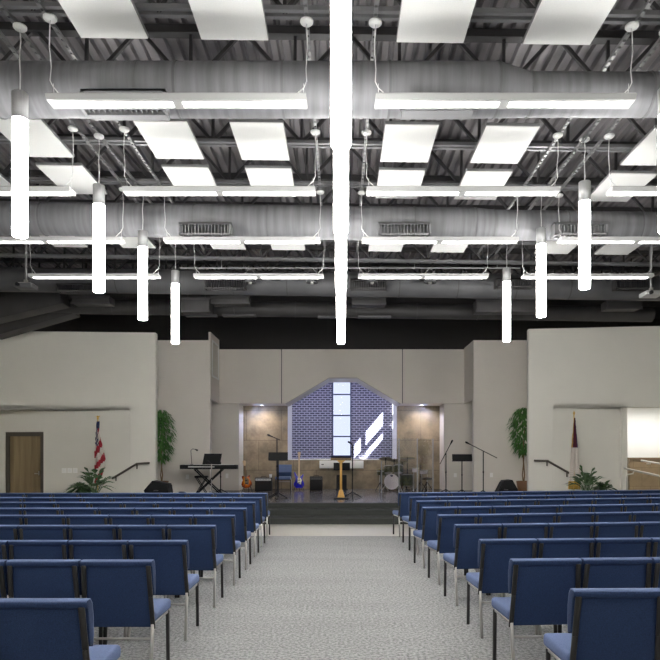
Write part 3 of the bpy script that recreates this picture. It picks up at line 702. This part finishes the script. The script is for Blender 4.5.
# keyboard on X stand
Yk = 18.9; ka, kb = at(181, Yk), at(237.5, Yk); kw = kb - ka; kz = zat(210, 469, Yk)
k = thing('stage_keyboard', 'black electronic keyboard resting on an X-shaped stand', 'keyboard', ((ka + kb) / 2, Yk, kz))
MB().b2((-kw / 2, -.16, 0), (kw / 2, .16, .125)).build('keyboard_body', M_blk, k, bevel=.012)
MB().b2((-kw / 2 + .25, -.168, .05), (kw / 2 - .65, -.158, .085)).build('rear_panel', M_alu, k)
mk = MB()
for i in range(52): mk.b2((-kw / 2 + .12 + i * (kw - .24) / 52, .0, .125), (-kw / 2 + .12 + (i + .9) * (kw - .24) / 52, .15, .133))
mk.build('keys', M_plate, k)
s = thing('keyboard_stand', 'black folding X-shaped stand under the keyboard', 'stand', (at(210, Yk), Yk, SZ))
hk = kz - SZ
for sy in (-.14, .14):
    MB().bar((-.42, sy, .02), (.36, sy, hk - .02), .035).build('cross_leg', M_blk, s)
    MB().bar((.36, sy, .02), (-.42, sy, hk - .02), .035).build('cross_leg', M_blk, s)
MB().bar((-.44, -.18, .017), (-.44, .18, .017), .034).bar((.38, -.18, .017), (.38, .18, .017), .034).bar((-.42, -.18, hk - .02), (-.42, .18, hk - .02), .034).bar((.36, -.18, hk - .02), (.36, .18, hk - .02), .034).build('foot_bars', M_blk, s)
z0 = kz + .126; a, b = at(202, Yk), at(221, Yk)
o = MB().prism([(a - at(211.5, Yk), 0), (b - at(211.5, Yk) - .04, 0), (b - at(211.5, Yk) + .01, .33), (a - at(211.5, Yk) + .05, .33)], -.01, .01).build('music_rack', M_blk); o.location = (at(211.5, Yk), Yk + .05, z0); o.rotation_euler = (math.radians(-8), 0, 0)
tag(o, 'black slanted music rack standing on the keyboard', 'music rack')
o = thing('gooseneck_lamp', 'thin black gooseneck lamp standing on the keyboard', 'lamp', (at(191.5, Yk), Yk + .05, z0))
MB().lathe([(0, 0), (.05, 0), (.05, .02), (0, .02)]).build('base', M_blk, o)
MB().tube([(0, 0, .02), (-.02, 0, .25), (-.03, 0, .42), (.02, 0, .47), (.12, 0, .45)], .009, 6).build('gooseneck', M_blk, o)
MB().tube([(.10, 0, .455), (.17, 0, .42)], [.015, .03], 10).build('lamp_head', M_blk, o)
# keyboard stool
Ys = 19.45; o = thing('keyboard_stool', 'black stool with crossed legs behind the keyboard stand', 'stool', (at(201.5, Ys), Ys, SZ))
MB().b2((-.19, -.13, .50), (.19, .13, .56)).build('seat', M_blk, o, bevel=.02)
for sy in (-.1, .1):
    MB().bar((-.16, sy, .015), (.15, sy, .5), .022).build('leg', M_blk, o); MB().bar((.16, sy, .015), (-.15, sy, .5), .022).build('leg', M_blk, o)
MB().bar((-.17, -.15, .012), (-.17, .15, .012), .024).bar((.17, -.15, .012), (.17, .15, .012), .024).build('foot_bars', M_blk, o)
o = thing('foot_pedal', 'small black foot pedal on the stage left of the keyboard', 'pedal', (at(182, 19.2), 19.2, SZ))
MB().b2((-.1, -.12, 0), (.1, .12, .07)).build('pedal_base', M_blk, o, bevel=.01); MB().b2((-.07, -.1, .075), (.07, .08, .09)).build('treadle', M_grille, o)
def tripod(r, h, spread=.28, m=M_blk, base=.16):
    for kk in range(3):
        th = kk * 2 * PI / 3 + .5
        MB().tube([(0, 0, base), (spread * math.cos(th), spread * math.sin(th), .012)], .014, 6).build('leg', m, r)
    MB().tube([(0, 0, .05), (0, 0, h)], .016, 8).build('pole', m, r)
    MB().lathe([(0, 0), (.022, 0), (.022, .05), (0, .05)], (0, 0, h * .52), 10).build('clutch', M_blk, r)
def mic_stand(px, Y, pyt, label, boom=None, m=M_blk):
    X = at(px, Y); h = zat(px, pyt, Y) - SZ
    r = thing('microphone_stand', label, 'microphone stand', (X, Y, SZ), 0, 'microphone stands on the stage')
    tripod(r, h, m=m)
    if boom:
        p = at(boom[0], Y, boom[1]); q = at(boom[2], Y, boom[3]); o = Vector((X, Y, SZ))
        p = p - o; q = q - o; MB().tube([p, q], .013, 6).build('boom_arm', M_blk, r)
        d = (q - p).normalized(); MB().tube([q, q + d * .05, q + d * .13, q + d * .17], [.014, .018, .03, .02], 10).build('microphone', M_grille, r)
    else:
        MB().tube([(0, 0, h), (-.03, -.03, h + .03), (-.10, -.03, h + .08), (-.13, -.03, h + .10)], [.012, .014, .03, .02], 10).build('microphone', M_grille, r)
mic_stand(211.5, 18.5, 464, 'thin upright microphone stand in front of the keyboard', m=M_chrome)
mic_stand(220.6, 19.3, 462, 'black upright stand just right of the keyboard stand')
mic_stand(277, 17.7, 438.5, 'microphone stand at the left music stand, short tilted top', (280, 440, 273, 437))
mic_stand(352.5, 17.8, 445, 'black microphone stand right beside the lectern')
mic_stand(446, 19.2, 453, 'microphone stand with boom tilted up steeply, right of the drums', (440, 464, 450, 445))
mic_stand(483.3, 18.6, 451.5, 'microphone stand with long boom sloping left, by the right pillar', (497, 458, 470.5, 444.5))
def music_stand(px0, px1, py0, py1, Y, label):
    a, b = at(px0, Y), at(px1, Y); zc = zat((px0 + px1) / 2, (py0 + py1) / 2, Y); hh = zat(0, py0, Y) - zat(0, py1, Y); hh = abs(hh)
    X = (a + b) / 2; r = thing('music_stand', label, 'music stand', (X, Y, SZ), 0, 'music stands on the stage')
    tripod(r, zc - SZ, .27)
    M = Matrix.Rotation(math.radians(-18), 3, 'X')
    MB().box((0, -.03, zc - SZ), ((b - a), .012, hh * 1.05), M).build('desk', M_blk, r, bevel=.004)
    MB().box((0, -.0, zc - SZ - hh * .5), ((b - a), .06, .01), M).build('desk_lip', M_blk, r)
music_stand(268.5, 288, 452.3, 460.2, 17.4, 'black music stand at the front of the stage, left of the lectern')
music_stand(452, 472, 454.2, 461, 19.0, 'black music stand on the right of the stage between two microphone stands')
# lectern
Yl = 17.4; r = thing('lectern', 'honey-coloured post lectern with dark slanted top at centre stage', 'lectern', (at(341, Yl), Yl, SZ))
MB().b2((-.2, -.22, 0), (.2, .22, .03)).build('base', M_blk, r, bevel=.008)
MB().prism([(-.10, .04), (.10, .04), (.05, .24), (-.05, .24)], -.05, .05).build('foot_block', M_woodgold, r, bevel=.006)
MB().b2((-.032, -.032, .2), (.032, .032, 1.08)).build('post', M_woodgold, r, bevel=.006)
MB().prism([(-.035, .98), (.035, .98), (.16, 1.08), (-.16, 1.08)], -.04, .04).build('top_bracket', M_woodgold, r, bevel=.004)
MB().box((0, 0, 1.125), (.55, .38, .03), Matrix.Rotation(math.radians(-14), 3, 'X')).build('reading_top', M_flagb, r, bevel=.005)
MB().box((0, -.19, 1.085), (.56, .02, .06), Matrix.Rotation(math.radians(-14), 3, 'X')).build('top_lip', M_trunk, r, bevel=.004)
# confidence monitor behind the lectern
Ym = 21.9
r = thing('monitor_screen', 'dark flat monitor behind the lectern, below the white cabinet', 'monitor', (at(341.8, Ym), Ym, SZ))
h = zat(341, 466.5, Ym) - SZ
MB().b2((-.28, -.02, h - .13), (.28, .02, h + .13)).build('screen', M_blk, r, bevel=.006)
MB().tube([(0, .03, .03), (0, .03, h)], .02, 8).build('pole', M_blk, r); MB().b2((-.2, -.12, 0), (.2, .16, .03)).build('base', M_blk, r, bevel=.005)
r = thing('loudspeaker', 'black upright loudspeaker on the floor behind the lectern', 'speaker', (at(341.5, 21.4), 21.4, SZ))
MB().b2((-.17, -.15, 0), (.17, .15, .52)).build('cabinet', M_blk, r, bevel=.01); MB().b2((-.15, -.165, .03), (.15, -.151, .49)).build('grille', M_grille, r)
r = thing('wall_cabinet', 'long low white box mounted under the brick recess sill', 'cabinet', (at(341.5, 22.25), 22.25, zat(341, 468.3, 22.2)))
L2 = (at(363.5, 22.2) - at(319.5, 22.2)) / 2
MB().b2((-L2, -.12, 0), (L2, .145, zat(341, 460.6, 22.2) - zat(341, 468.3, 22.2))).build('cabinet_body', M_plate, r, bevel=.006)
MB().b2((-L2 + .07, -.13, .12), (-L2 + .15, -.12, .15)).build('small_badge', M_blk, r)
# amps
def amp(px0, px1, py0, Y, label):
    a, b = at(px0, Y), at(px1, Y); W = b - a; h = zat(px0, py0, Y) - SZ
    r = thing('guitar_amplifier', label, 'amplifier', ((a + b) / 2, Y, SZ), 0, 'amplifiers on the stage')
    MB().b2((-W / 2, -.14, .015), (W / 2, .14, h)).build('cabinet', M_blk, r, bevel=.012)
    MB().b2((-W / 2 + .03, -.152, .05), (W / 2 - .03, -.141, h * .72)).build('grille_cloth', M_grille, r)
    MB().b2((-W / 2 + .02, -.152, h * .78), (W / 2 - .02, -.141, h - .03)).build('control_panel', M_alu if px0 < 300 else M_ductm, r)
    for i in range(5): MB().lathe([(0, 0), (.012, 0), (.01, .02), (0, .02)], (-W * .35 + i * W * .175, -.152, h * .86), 10, Matrix.Rotation(PI / 2, 3, 'X')).build('knob', M_blk, r)
    MB().tube([(-.09, 0, h), (-.07, 0, h + .03), (.07, 0, h + .03), (.09, 0, h)], .01, 6).build('handle', M_blk, r)
    return h
h1 = amp(255.5, 272, 477.5, 20.9, 'black amplifier with silver control panel beside the sunburst guitar')
amp(310, 322.5, 476.3, 21.2, 'black amplifier between the blue guitar and the lectern')
o = MB().lathe([(0, 0), (.035, 0), (.045, .1), (.04, .1), (.03, .01), (0, .01)]).build('paper_cup', M_plate); o.location = (at(270.6, 20.9), 20.9, SZ + h1); tag(o, 'white cup standing on the left amplifier', 'cup')
# guitars
def guitar(px, Y, H, mbody, label, bass):
    r = thing('electric_guitar', label, 'guitar', (at(px, Y), Y, SZ + .02), 0, 'guitars on stands')
    s = 1.0
    if bass: out = [(0, .08), (.10, .07), (.165, .14), (.17, .24), (.12, .34), (.115, .40), (.15, .50), (.135, .54), (.08, .48), (.04, .44), (-.04, .44), (-.08, .50), (-.135, .60), (-.165, .60), (-.15, .48), (-.12, .38), (-.13, .30), (-.175, .22), (-.16, .13), (-.09, .07)]
    else: out = [(0, .12), (.10, .13), (.16, .20), (.17, .28), (.12, .37), (.11, .42), (.135, .48), (.125, .52), (.07, .50), (.03, .46), (-.03, .47), (-.08, .52), (-.13, .51), (-.13, .44), (-.11, .38), (-.14, .33), (-.17, .26), (-.15, .17), (-.09, .13)]
    M = MB().prism(out, -.022, .022).build('body', mbody, r, bevel=.006)
    t = out[9][1]
    MB().b2((-.024, -.035, t - .08), (.024, -.022, H - .16)).build('neck', M_maple if bass else M_trunk, r)
    MB().prism([(-.03, H - .17), (.03, H - .17), (.055, H - .02), (.01, H), (-.045, H - .01)], -.035, -.018).build('headstock', M_maple, r)
    MB().prism([(-.05, t - .2), (.06, t - .25), (.09, t - .1), (.05, t - .03), (-.04, t - .02)], -.028, -.0225).build('pickguard', M_plate if bass else M_trunk, r)
    for i in range(2): MB().b2((-.04, -.036, t - .12 - i * .09), (.04, -.029, t - .095 - i * .09)).build('pickup', M_blk, r)
    for i in range(4): MB().tube([(-.06, -.027, H - .05 - i * .03), (-.03, -.027, H - .05 - i * .03)], .006, 6).build('tuning_peg', M_chrome, r)
    st = thing('guitar_stand', 'folding guitar stand holding the ' + ('blue' if bass else 'sunburst') + ' guitar', 'stand', (at(px, Y), Y + .03, SZ), 0, 'guitar stands')
    MB().tube([(-.17, -.14, .0), (-.02, .04, .42), (.02, .04, .42), (.17, -.14, 0)], .01, 6).build('front_legs', M_blk, st)
    MB().tube([(0, .04, .42), (0, .22, 0)], .01, 6).build('leg', M_blk, st)
    MB().tube([(-.06, .03, .0), (-.06, -.12, .06)] if 0 else [(-.08, .02, .16), (-.08, -.10, .08 if not bass else .04)], .009, 6).tube([(.08, .02, .16), (.08, -.10, .08 if not bass else .04)], .009, 6).build('cradle_arm', M_blk, st)
    return r
gt = guitar(247.6, 20.4, 1.0, M_burst, 'sunburst electric guitar leaning on a stand by the alcove edge', False); gt.rotation_euler = (math.radians(-4), math.radians(-7), 0)
gt = guitar(299, 21.2, 1.27, M_gblue, 'bright blue electric bass guitar standing below the brick recess', True); gt.rotation_euler = (math.radians(-4), 0, 0)
# drum kit: separate drums and stands
Yd = 21.0
dk = thing('drum_kit', 'drum kit with white bass drum head behind clear shield panels', 'drum kit', (at(393.6, Yd), Yd, SZ))
RX = Matrix.Rotation(PI / 2, 3, 'X')
bz = .32
bd = MB().lathe([(.24, -.2), (.25, -.2), (.25, .2), (.24, .2)], (0, 0, bz), 32, RX).build('bass_drum', M_drumg, dk)
MB().lathe([(0, .205), (.23, .205), (.23, .2)], (0, 0, bz), 32, RX).build('drum_head', M_drumw, bd)
MB().lathe([(.225, .2), (.225, .225), (.255, .225), (.255, .19)], (0, 0, bz), 32, RX).build('hoop', M_drumw, bd)
MB().lathe([(0, .208), (.045, .208), (.045, .205)], (0, 0, bz + .2), 16, RX).build('logo_port', M_flagb, bd)
bd.rotation_euler = (0, 0, math.radians(-22))
MB().tube([(-.24, -.1, .2), (-.36, -.22, 0)], .01, 6).tube([(.24, -.1, .2), (.36, -.22, 0)], .01, 6).build('spurs', M_chrome, bd)
def drum(x, y, z, rad, h, tilt, m, legs=True, name='tom_drum'):
    Mx = Matrix.Rotation(math.radians(tilt), 3, 'X')
    d = MB().lathe([(rad - .01, 0), (rad, 0), (rad, h), (rad - .01, h)], (x, y, z), 24, Mx).build(name, m, dk)
    MB().lathe([(0, h + .001), (rad - .01, h + .001), (rad, h)], (x, y, z), 24, Mx).lathe([(0, 0), (rad - .01, 0)], (x, y, z), 24, Mx).build('drum_head', M_drumw, d)
    MB().lathe([(rad, h - .02), (rad + .012, h - .02), (rad + .012, h + .008), (rad - .008, h + .008)], (x, y, z), 24, Mx).build('hoop', M_chrome, d)
    if legs:
        for kk in range(3):
            th = kk * 2 * PI / 3; MB().tube([(x + rad * .9 * math.cos(th), y + rad * .9 * math.sin(th), z + .1), (x + (rad + .02) * math.cos(th), y + (rad + .02) * math.sin(th), 0)], .009, 6).build('drum_leg', M_chrome, d)
drum(-.17, .0, .60, .14, .22, -18, M_drumg, False); drum(.16, .0, .60, .15, .24, -18, M_drumg, False)
drum(.46, .15, .16, .19, .38, -4, M_drumg, name='floor_tom'); drum(-.35, .35, .52, .17, .13, 0, M_drumg, name='snare_drum')
drum(.72, .1, .62, .10, .14, 0, M_drumw, name='snare_drum'); drum(1.0, .15, .56, .13, .13, 0, M_drumw, name='snare_drum')
def cymbal(x, y, z, rad, tilt):
    c = MB().lathe([(0, .03), (.04, .025), (.05, .008), (rad, -.016), (rad, -.024), (.05, -.004), (0, .02)], (x, y, z), 28, Matrix.Rotation(math.radians(tilt), 3, 'X')).build('cymbal', M_cym, dk)
    MB().tube([(x, y, z + .04), (x, y, .25)], .016, 6).build('cymbal_pole', M_blk, c)
    for kk in range(3):
        th = kk * 2 * PI / 3 + .3; MB().tube([(x, y, .3), (x + .22 * math.cos(th), y + .22 * math.sin(th), .0)], .014, 6).build('cymbal_leg', M_blk, c)
cymbal(-.24, .3, 1.08, .22, -14); cymbal(.04, .25, 1.03, .17, -14); cymbal(.48, .3, 1.10, .25, -8); cymbal(.30, .2, .95, .18, -20); cymbal(.95, .45, .88, .16, -4); cymbal(-.42, .1, .72, .15, 0)
MB().tube([(-.15, 0, .55), (-.15, .05, .66)], .012, 6).tube([(.18, 0, .55), (.18, .05, .66)], .012, 6).build('tom_mount', M_chrome, dk)
o = thing('drum_stool', 'small dark drum stool on three splayed legs at the right of the kit', 'stool', (at(427, 20.5), 20.5, SZ))
MB().lathe([(0, .40), (.15, .40), (.16, .43), (.15, .46), (0, .47)]).build('seat', M_blk, o)
for kk in range(3):
    th = kk * 2 * PI / 3 + .2; MB().tube([(0, 0, .33), (.22 * math.cos(th), .22 * math.sin(th), 0.01)], .015, 6).build('leg', M_blk, o)
MB().tube([(0, 0, .2), (0, 0, .41)], .018, 8).build('post', M_chrome, o)
# shield
Ysd = 19.75
sh = thing('drum_shield', 'folding clear acrylic shield standing in front of the drum kit', 'drum shield', (0, Ysd, SZ))
px = [381.5, 399, 417.3, 433]; yy = [.35, 0, 0, .35]; tops = [436, 434, 436]
for i in range(3):
    p = Vector((at(px[i], Ysd + yy[i]), yy[i], 0)); q = Vector((at(px[i + 1], Ysd + yy[i + 1]), yy[i + 1], 0))
    H = 1.70; m = MB(); d = (q - p).normalized(); nn = Vector((-d.y, d.x, 0)) * .004
    m.add([p - nn, q - nn, q + nn, p + nn] + [v + Vector((0, 0, H)) for v in (p - nn, q - nn, q + nn, p + nn)], [(0, 1, 2, 3), (4, 7, 6, 5), (0, 4, 5, 1), (1, 5, 6, 2), (2, 6, 7, 3), (3, 7, 4, 0)])
    m.build('clear_panel', M_acrylic, sh)
for i in range(4):
    X = at(px[i], Ysd + yy[i]); MB().b2((X - .018, yy[i] - .012, 0), (X + .018, yy[i] + .012, 1.70 if i else 1.0)).build('edge_strip', M_acry, sh)

# ================================================================ PLANTS, FLAGS, RAILS
def leaf(m, p, d, L, W, droop):
    d = d.normalized(); s = d.cross(Vector((0, 0, 1)));
    if s.length < .05: s = Vector((1, 0, 0))
    s.normalize(); n = s.cross(d)
    q1 = p + d * L * .45 + Vector((0, 0, -droop * L * .15)); q2 = p + d * L + Vector((0, 0, -droop * L * .6))
    m.add([p, q1 + s * W / 2 - n * .1 * W, q1 + n * .06 * W, q1 - s * W / 2 - n * .1 * W, q2], [(0, 1, 2), (0, 2, 3), (1, 4, 2), (2, 4, 3)])
def ficus(px, Y, pyt, pyb, wpx, label, seed, cx=0):
    rnd = random.Random(seed); X = at(px, Y)
    r = thing('potted_ficus', label, 'potted plant', (X, Y, SZ), 0, 'tall potted ficus trees')
    zt = zat(px, pyt, Y) - SZ; zb = zat(px, pyb, Y) - SZ; R = wpx / 2 * Y / F
    MB().lathe([(0, 0), (.15, 0), (.21, .42), (.19, .42), (.18, .38), (0, .38)], n=20).build('pot', M_pot, r)
    MB().tube([(0, 0, .25), (.03, 0, .6), (-.02, .01, zb), (.03, 0, (zb + zt) / 2)], [.022, .02, .018, .012], 8).tube([(.02, .02, .25), (-.03, 0.01, .6), (.03, .0, zb)], [.02, .016, .012], 8).build('trunk', M_trunk, r)
    m = MB(); cz = (zt + zb) / 2; hz = (zt - zb) / 2
    for i in range(560):
        u = rnd.uniform(-1, 1); prof = math.sqrt(max(0, 1 - abs(u) ** 2.4)) * (1.0 if u > 0 else .92)
        th = rnd.uniform(0, 2 * PI); rr = R * prof * math.sqrt(rnd.uniform(.12, 1)) * rnd.uniform(.85, 1.1)
        p = Vector((cx + rr * math.cos(th), rr * math.sin(th) * .8, cz + hz * u))
        d = Vector((math.cos(th) * .7 + rnd.uniform(-.4, .4), math.sin(th) * .7 + rnd.uniform(-.4, .4), rnd.uniform(-.9, .15)))
        leaf(m, p, d, rnd.uniform(.12, .2), rnd.uniform(.045, .075), 1)
    m.build('foliage', M_green, r)
ficus(161.5, 19.0, 409, 459, 25, 'tall leafy ficus beside the left stage wall edge', 3)
ficus(523.5, 19.0, 407, 452, 28, 'tall leafy ficus in a brown pot beside the right stage wall edge', 4)
def floor_plant(px, Y, pyt, wpx, label, seed, pot=M_plate, n=26, base=0.0, z0=.55):
    rnd = random.Random(seed); X = at(px, Y)
    r = thing('potted_plant', label, 'potted plant', (X, Y, base))
    zt = zat(px, pyt, Y) - base; R = wpx / 2 * Y / F
    ph = z0
    MB().lathe([(0, 0), (.14, 0), (.2, ph), (.18, ph), (.17, ph - .04), (0, ph - .04)], n=20).build('pot', pot, r)
    m = MB()
    for i in range(n):
        th = rnd.uniform(0, 2 * PI); el = rnd.uniform(.1, 1.2); L = R * rnd.uniform(.6, 1.05)
        tip = Vector((math.cos(th) * math.cos(el) * R, math.sin(th) * math.cos(el) * R * .8, ph + (zt - ph) * (.35 + .65 * math.sin(el)) * rnd.uniform(.6, 1)))
        b = Vector((rnd.uniform(-.04, .04), rnd.uniform(-.04, .04), ph - .03))
        mid = (b + tip) / 2 + Vector((0, 0, .08))
        m.tube([b, mid, tip * .8 + mid * .2], .006, 4, False)
        leaf(m, mid * .5 + tip * .5, tip - mid + Vector((0, 0, -.02)), rnd.uniform(.32, .45), rnd.uniform(.13, .2), 1.0)
        leaf(m, mid, tip - b, rnd.uniform(.26, .36), rnd.uniform(.12, .18), .9)
    m.build('foliage', M_green2, r)
floor_plant(95, 16.6, 462, 27, 'bushy dark-leaved plant standing below the striped flag', 11)
floor_plant(587, 16.45, 461, 27, 'broad-leaved plant in a pot in front of the white flag', 12)
floor_plant(81, 17.75, 483, 16, 'low dark plant left of the bushy plant by the left wall', 13, M_pot, 30)
floor_plant(604, 17.15, 483, 12, 'low brownish plant right of the broad-leaved plant', 14, M_pot, 24)

def flag_pole(px, Y, pyt, label, eagle):
    X = at(px, Y); h = zat(px, pyt, Y)
    r = thing('flag_pole', label, 'flag pole', (X, Y, 0), 0, 'indoor flag poles')
    MB().lathe([(0, 0), (.16, 0), (.17, .03), (.05, .07), (.03, .12), (0, .12)], n=20).build('base', M_gold, r)
    MB().tube([(0, 0, .1), (0, 0, h - .12)], .014, 8).build('pole', M_gold, r)
    if eagle:
        f = MB().lathe([(0, h - .12), (.03, h - .10), (.02, h - .06), (0, h - .05)], n=12)
        f.add([(0, 0, h - .07), (-.10, 0, h + .0), (-.04, .01, h - .03), (0, -.02, h), (.05, .01, h - .03), (.07, 0, h + .02)], [(0, 2, 1), (0, 3, 2), (0, 4, 3), (0, 5, 4)])
        f.lathe([(0, -.03), (.02, 0), (0, .035)], (0, 0, h - .04), 8); f.build('eagle_finial', M_gold, r)
    else: MB().lathe([(0, h - .13), (.02, h - .11), (.03, h - .07), (.0, h)], n=10).build('spear_finial', M_gold, r)
    return X, h
def cloth(name, X, Y, rows, stripes, label, cat_mats, rest):
    """rows: (z, x_left, x_right) of the hanging cloth, folded in depth; stripes(u,v)->material index."""
    m = MB(); nU = 28; vs = []
    for (z, xl, xr) in rows:
        for i in range(nU + 1):
            u = i / nU; vs.append((xl + (xr - xl) * u, -.03 + .045 * math.sin(u * 15) * min(1, (xr - xl) * 5), z))
    for j in range(len(rows) - 1):
        for i in range(nU):
            a = j * (nU + 1) + i; mi = stripes((i + .5) / nU, (j + .5) / (len(rows) - 1))
            m.add([vs[a], vs[a + 1], vs[a + nU + 2], vs[a + nU + 1]], [(0, 1, 2, 3)], True, mi)
    me = m.mesh(name, cat_mats); o = bpy.data.objects.new(name, me); C.objects.link(o); o.location = (X, Y - .02, 0)
    md = o.modifiers.new('thick', 'SOLIDIFY'); md.thickness = .006
    tag(o, label, 'flag', 'indoor flags')
Yf = 17.5
X, h = flag_pole(97.8, Yf, 415.5, 'gold flag pole with eagle finial, left side wall', True)
zz = lambda py: zat(98, py, Yf)
q = Yf / F
rows = []
for k_ in range(37):
    t = k_ / 36; py = 421.5 + t * (484 - 421.5)
    xl = -(.5 + 2.2 * min(1, t * 2)) * q * 1.0; xr = (.5 + 7.5 * min(1, max(0, t - .08) * 1.9)) * q if t < .62 else (8 - (t - .62) * 14) * q
    rows.append((zz(py), xl, max(xr, xl + .08)))
def us(u, v):
    if v < .12: return 2
    if v < .38 and u < .72 - (v - .12): return 2 if (int(u * 14) + int(v * 40)) % 3 else 1
    return 0 if int(v * 8.5 + u * 1.8) % 2 == 0 else 1
cloth('striped_flag', X, Yf, rows, us, 'red and white striped flag with blue canton hanging on its pole', [M_red, M_flagw, M_flagb], False)
X, h = flag_pole(574, Yf, 410.5, 'gold flag pole with spear finial, right side wall', False)
zz = lambda py: zat(574, py, Yf); rows = []
for k_ in range(37):
    t = k_ / 36; py = 418 + t * (489 - 418)
    rows.append((zz(py), -(.6 + 6.0 * t) * q, (.6 + 5.2 * min(1, t * 1.3)) * q))
def cf(u, v):
    if v > .9: return 2
    if v < .43: return 2 if u < .22 else (0 if u < .75 else 1)
    return 3
cloth('white_flag', X, Yf, rows, cf, 'white flag with dark canton and gold fringe hanging on its pole', [M_maroon, M_flagb, M_gold, M_flagw], False)

def rail(pts, label, brs, m=M_frame, rad=.03):
    r = thing('handrail', label, 'handrail', pts[0])
    o = Vector(pts[0]); MB().tube([Vector(p) - o for p in pts], rad, 10).build('rail_tube', m, r)
    for b in brs:
        b = [Vector(v) - o for v in b]; MB().tube(b, .02, 8).build('rail_bracket', m, r)
def lwall(px, py, off=.09):
    X = at(px, 18.3); p = Ls + dL * (X - Ls.x) if px > 130 else None
    Y = (p.y if p is not None else lowL(X)) - off
    return at(px, Y, py)
a, b, c = lwall(112, 478.5), lwall(137, 463.6), lwall(149.5, 463)
rail([a, b, c], 'black wall handrail rising to the right on the left side wall', [[lwall(137, 464.5), lwall(137, 468, .09), lwall(137, 468.5, -.01)], [lwall(116, 476.5), lwall(116, 480, .09), lwall(116, 480.5, -.01)]])
def rwall(px, py, off=.09):
    X = at(px, 17.8)
    if px < 553: Y = (Rs + dR * (X - Rs.x)).y
    else: Y = rc.y + (17.75 - rc.y) * (X - rc.x) / (at(622, 17.75) - rc.x)
    Y -= off; return at(px, Y, py)
rail([rwall(534, 460.5), rwall(547.5, 460.8), rwall(570, 473.5)], 'black wall handrail descending to the right on the right side wall', [[rwall(547, 461.5), rwall(547, 465, .09), rwall(547, 465.5, -.01)], [rwall(567, 472.5), rwall(567, 476, .09), rwall(567, 476.5, -.01)]])
def P3(px, py, Y): return at(px, Y, py)
rail([P3(624, 468, 17.4), P3(632, 470, 17.4), P3(675, 479.5, 17.4)], 'metal handrail with floor post in the right corridor, nearer one', [[P3(634, 471, 17.4), P3(633, 473.5, 17.4), P3(627.5, 474.5, 17.4), P3(626.8, 478, 17.4), Vector((at(626.8, 17.4), 17.4, 0))]], M_chrome)
rail([P3(641, 460.5, 20.0), P3(662, 464, 20.0), P3(690, 469, 20.0)], 'metal handrail on the oak half wall, farther one', [[P3(650, 462, 20.0), P3(650, 464, 20.0), Vector((at(650, 20.0), 20.21, P3(650, 464, 20.0).z))]], M_chrome)
# outlets and switch plates
def plate(px, py, Y, wpx, hpx, label, grp=None, sw=False):
    p = at(px, Y, py); wd, hh = wpx * Y / F, hpx * Y / F
    r = thing('wall_switch' if sw else 'wall_outlet', label, 'switch plate' if sw else 'outlet', (p.x, Y, p.z), 0, grp)
    MB().b2((-wd / 2, -.012, -hh / 2), (wd / 2, 0, hh / 2)).build('cover_plate', M_plate, r)
    if sw: MB().b2((-wd * .2, -.018, -hh * .25), (wd * .2, -.012, hh * .25)).build('rocker', M_white, r)
    else:
        for s in (-1, 1): MB().b2((-wd * .22, -.015, s * hh * .22 - .012), (wd * .22, -.012, s * hh * .22 + .012)).build('socket', M_drumw, r)
plate(187.5, 476.8, 19.799, 3, 4.4, 'white outlet on the left pillar below the keyboard')
plate(227, 475.8, 21.449, 2.6, 4.6, 'white outlet on the alcove wall right of the keyboard')
plate(455.3, 475.2, 21.449, 3, 4, 'white outlet on the alcove wall by the right music stand')
plate(491.4, 475, 19.799, 3, 4.4, 'white outlet on the right pillar')
for i, px in enumerate((64.3, 70.0, 75.6)):
    X = at(px, 18.6); plate(px, 470.5, lowL(X), 5, 5, 'white square switch plate on the left side wall, ' + ['leftmost', 'middle', 'rightmost'][i] + ' of three', 'switch plates on the left wall', True)
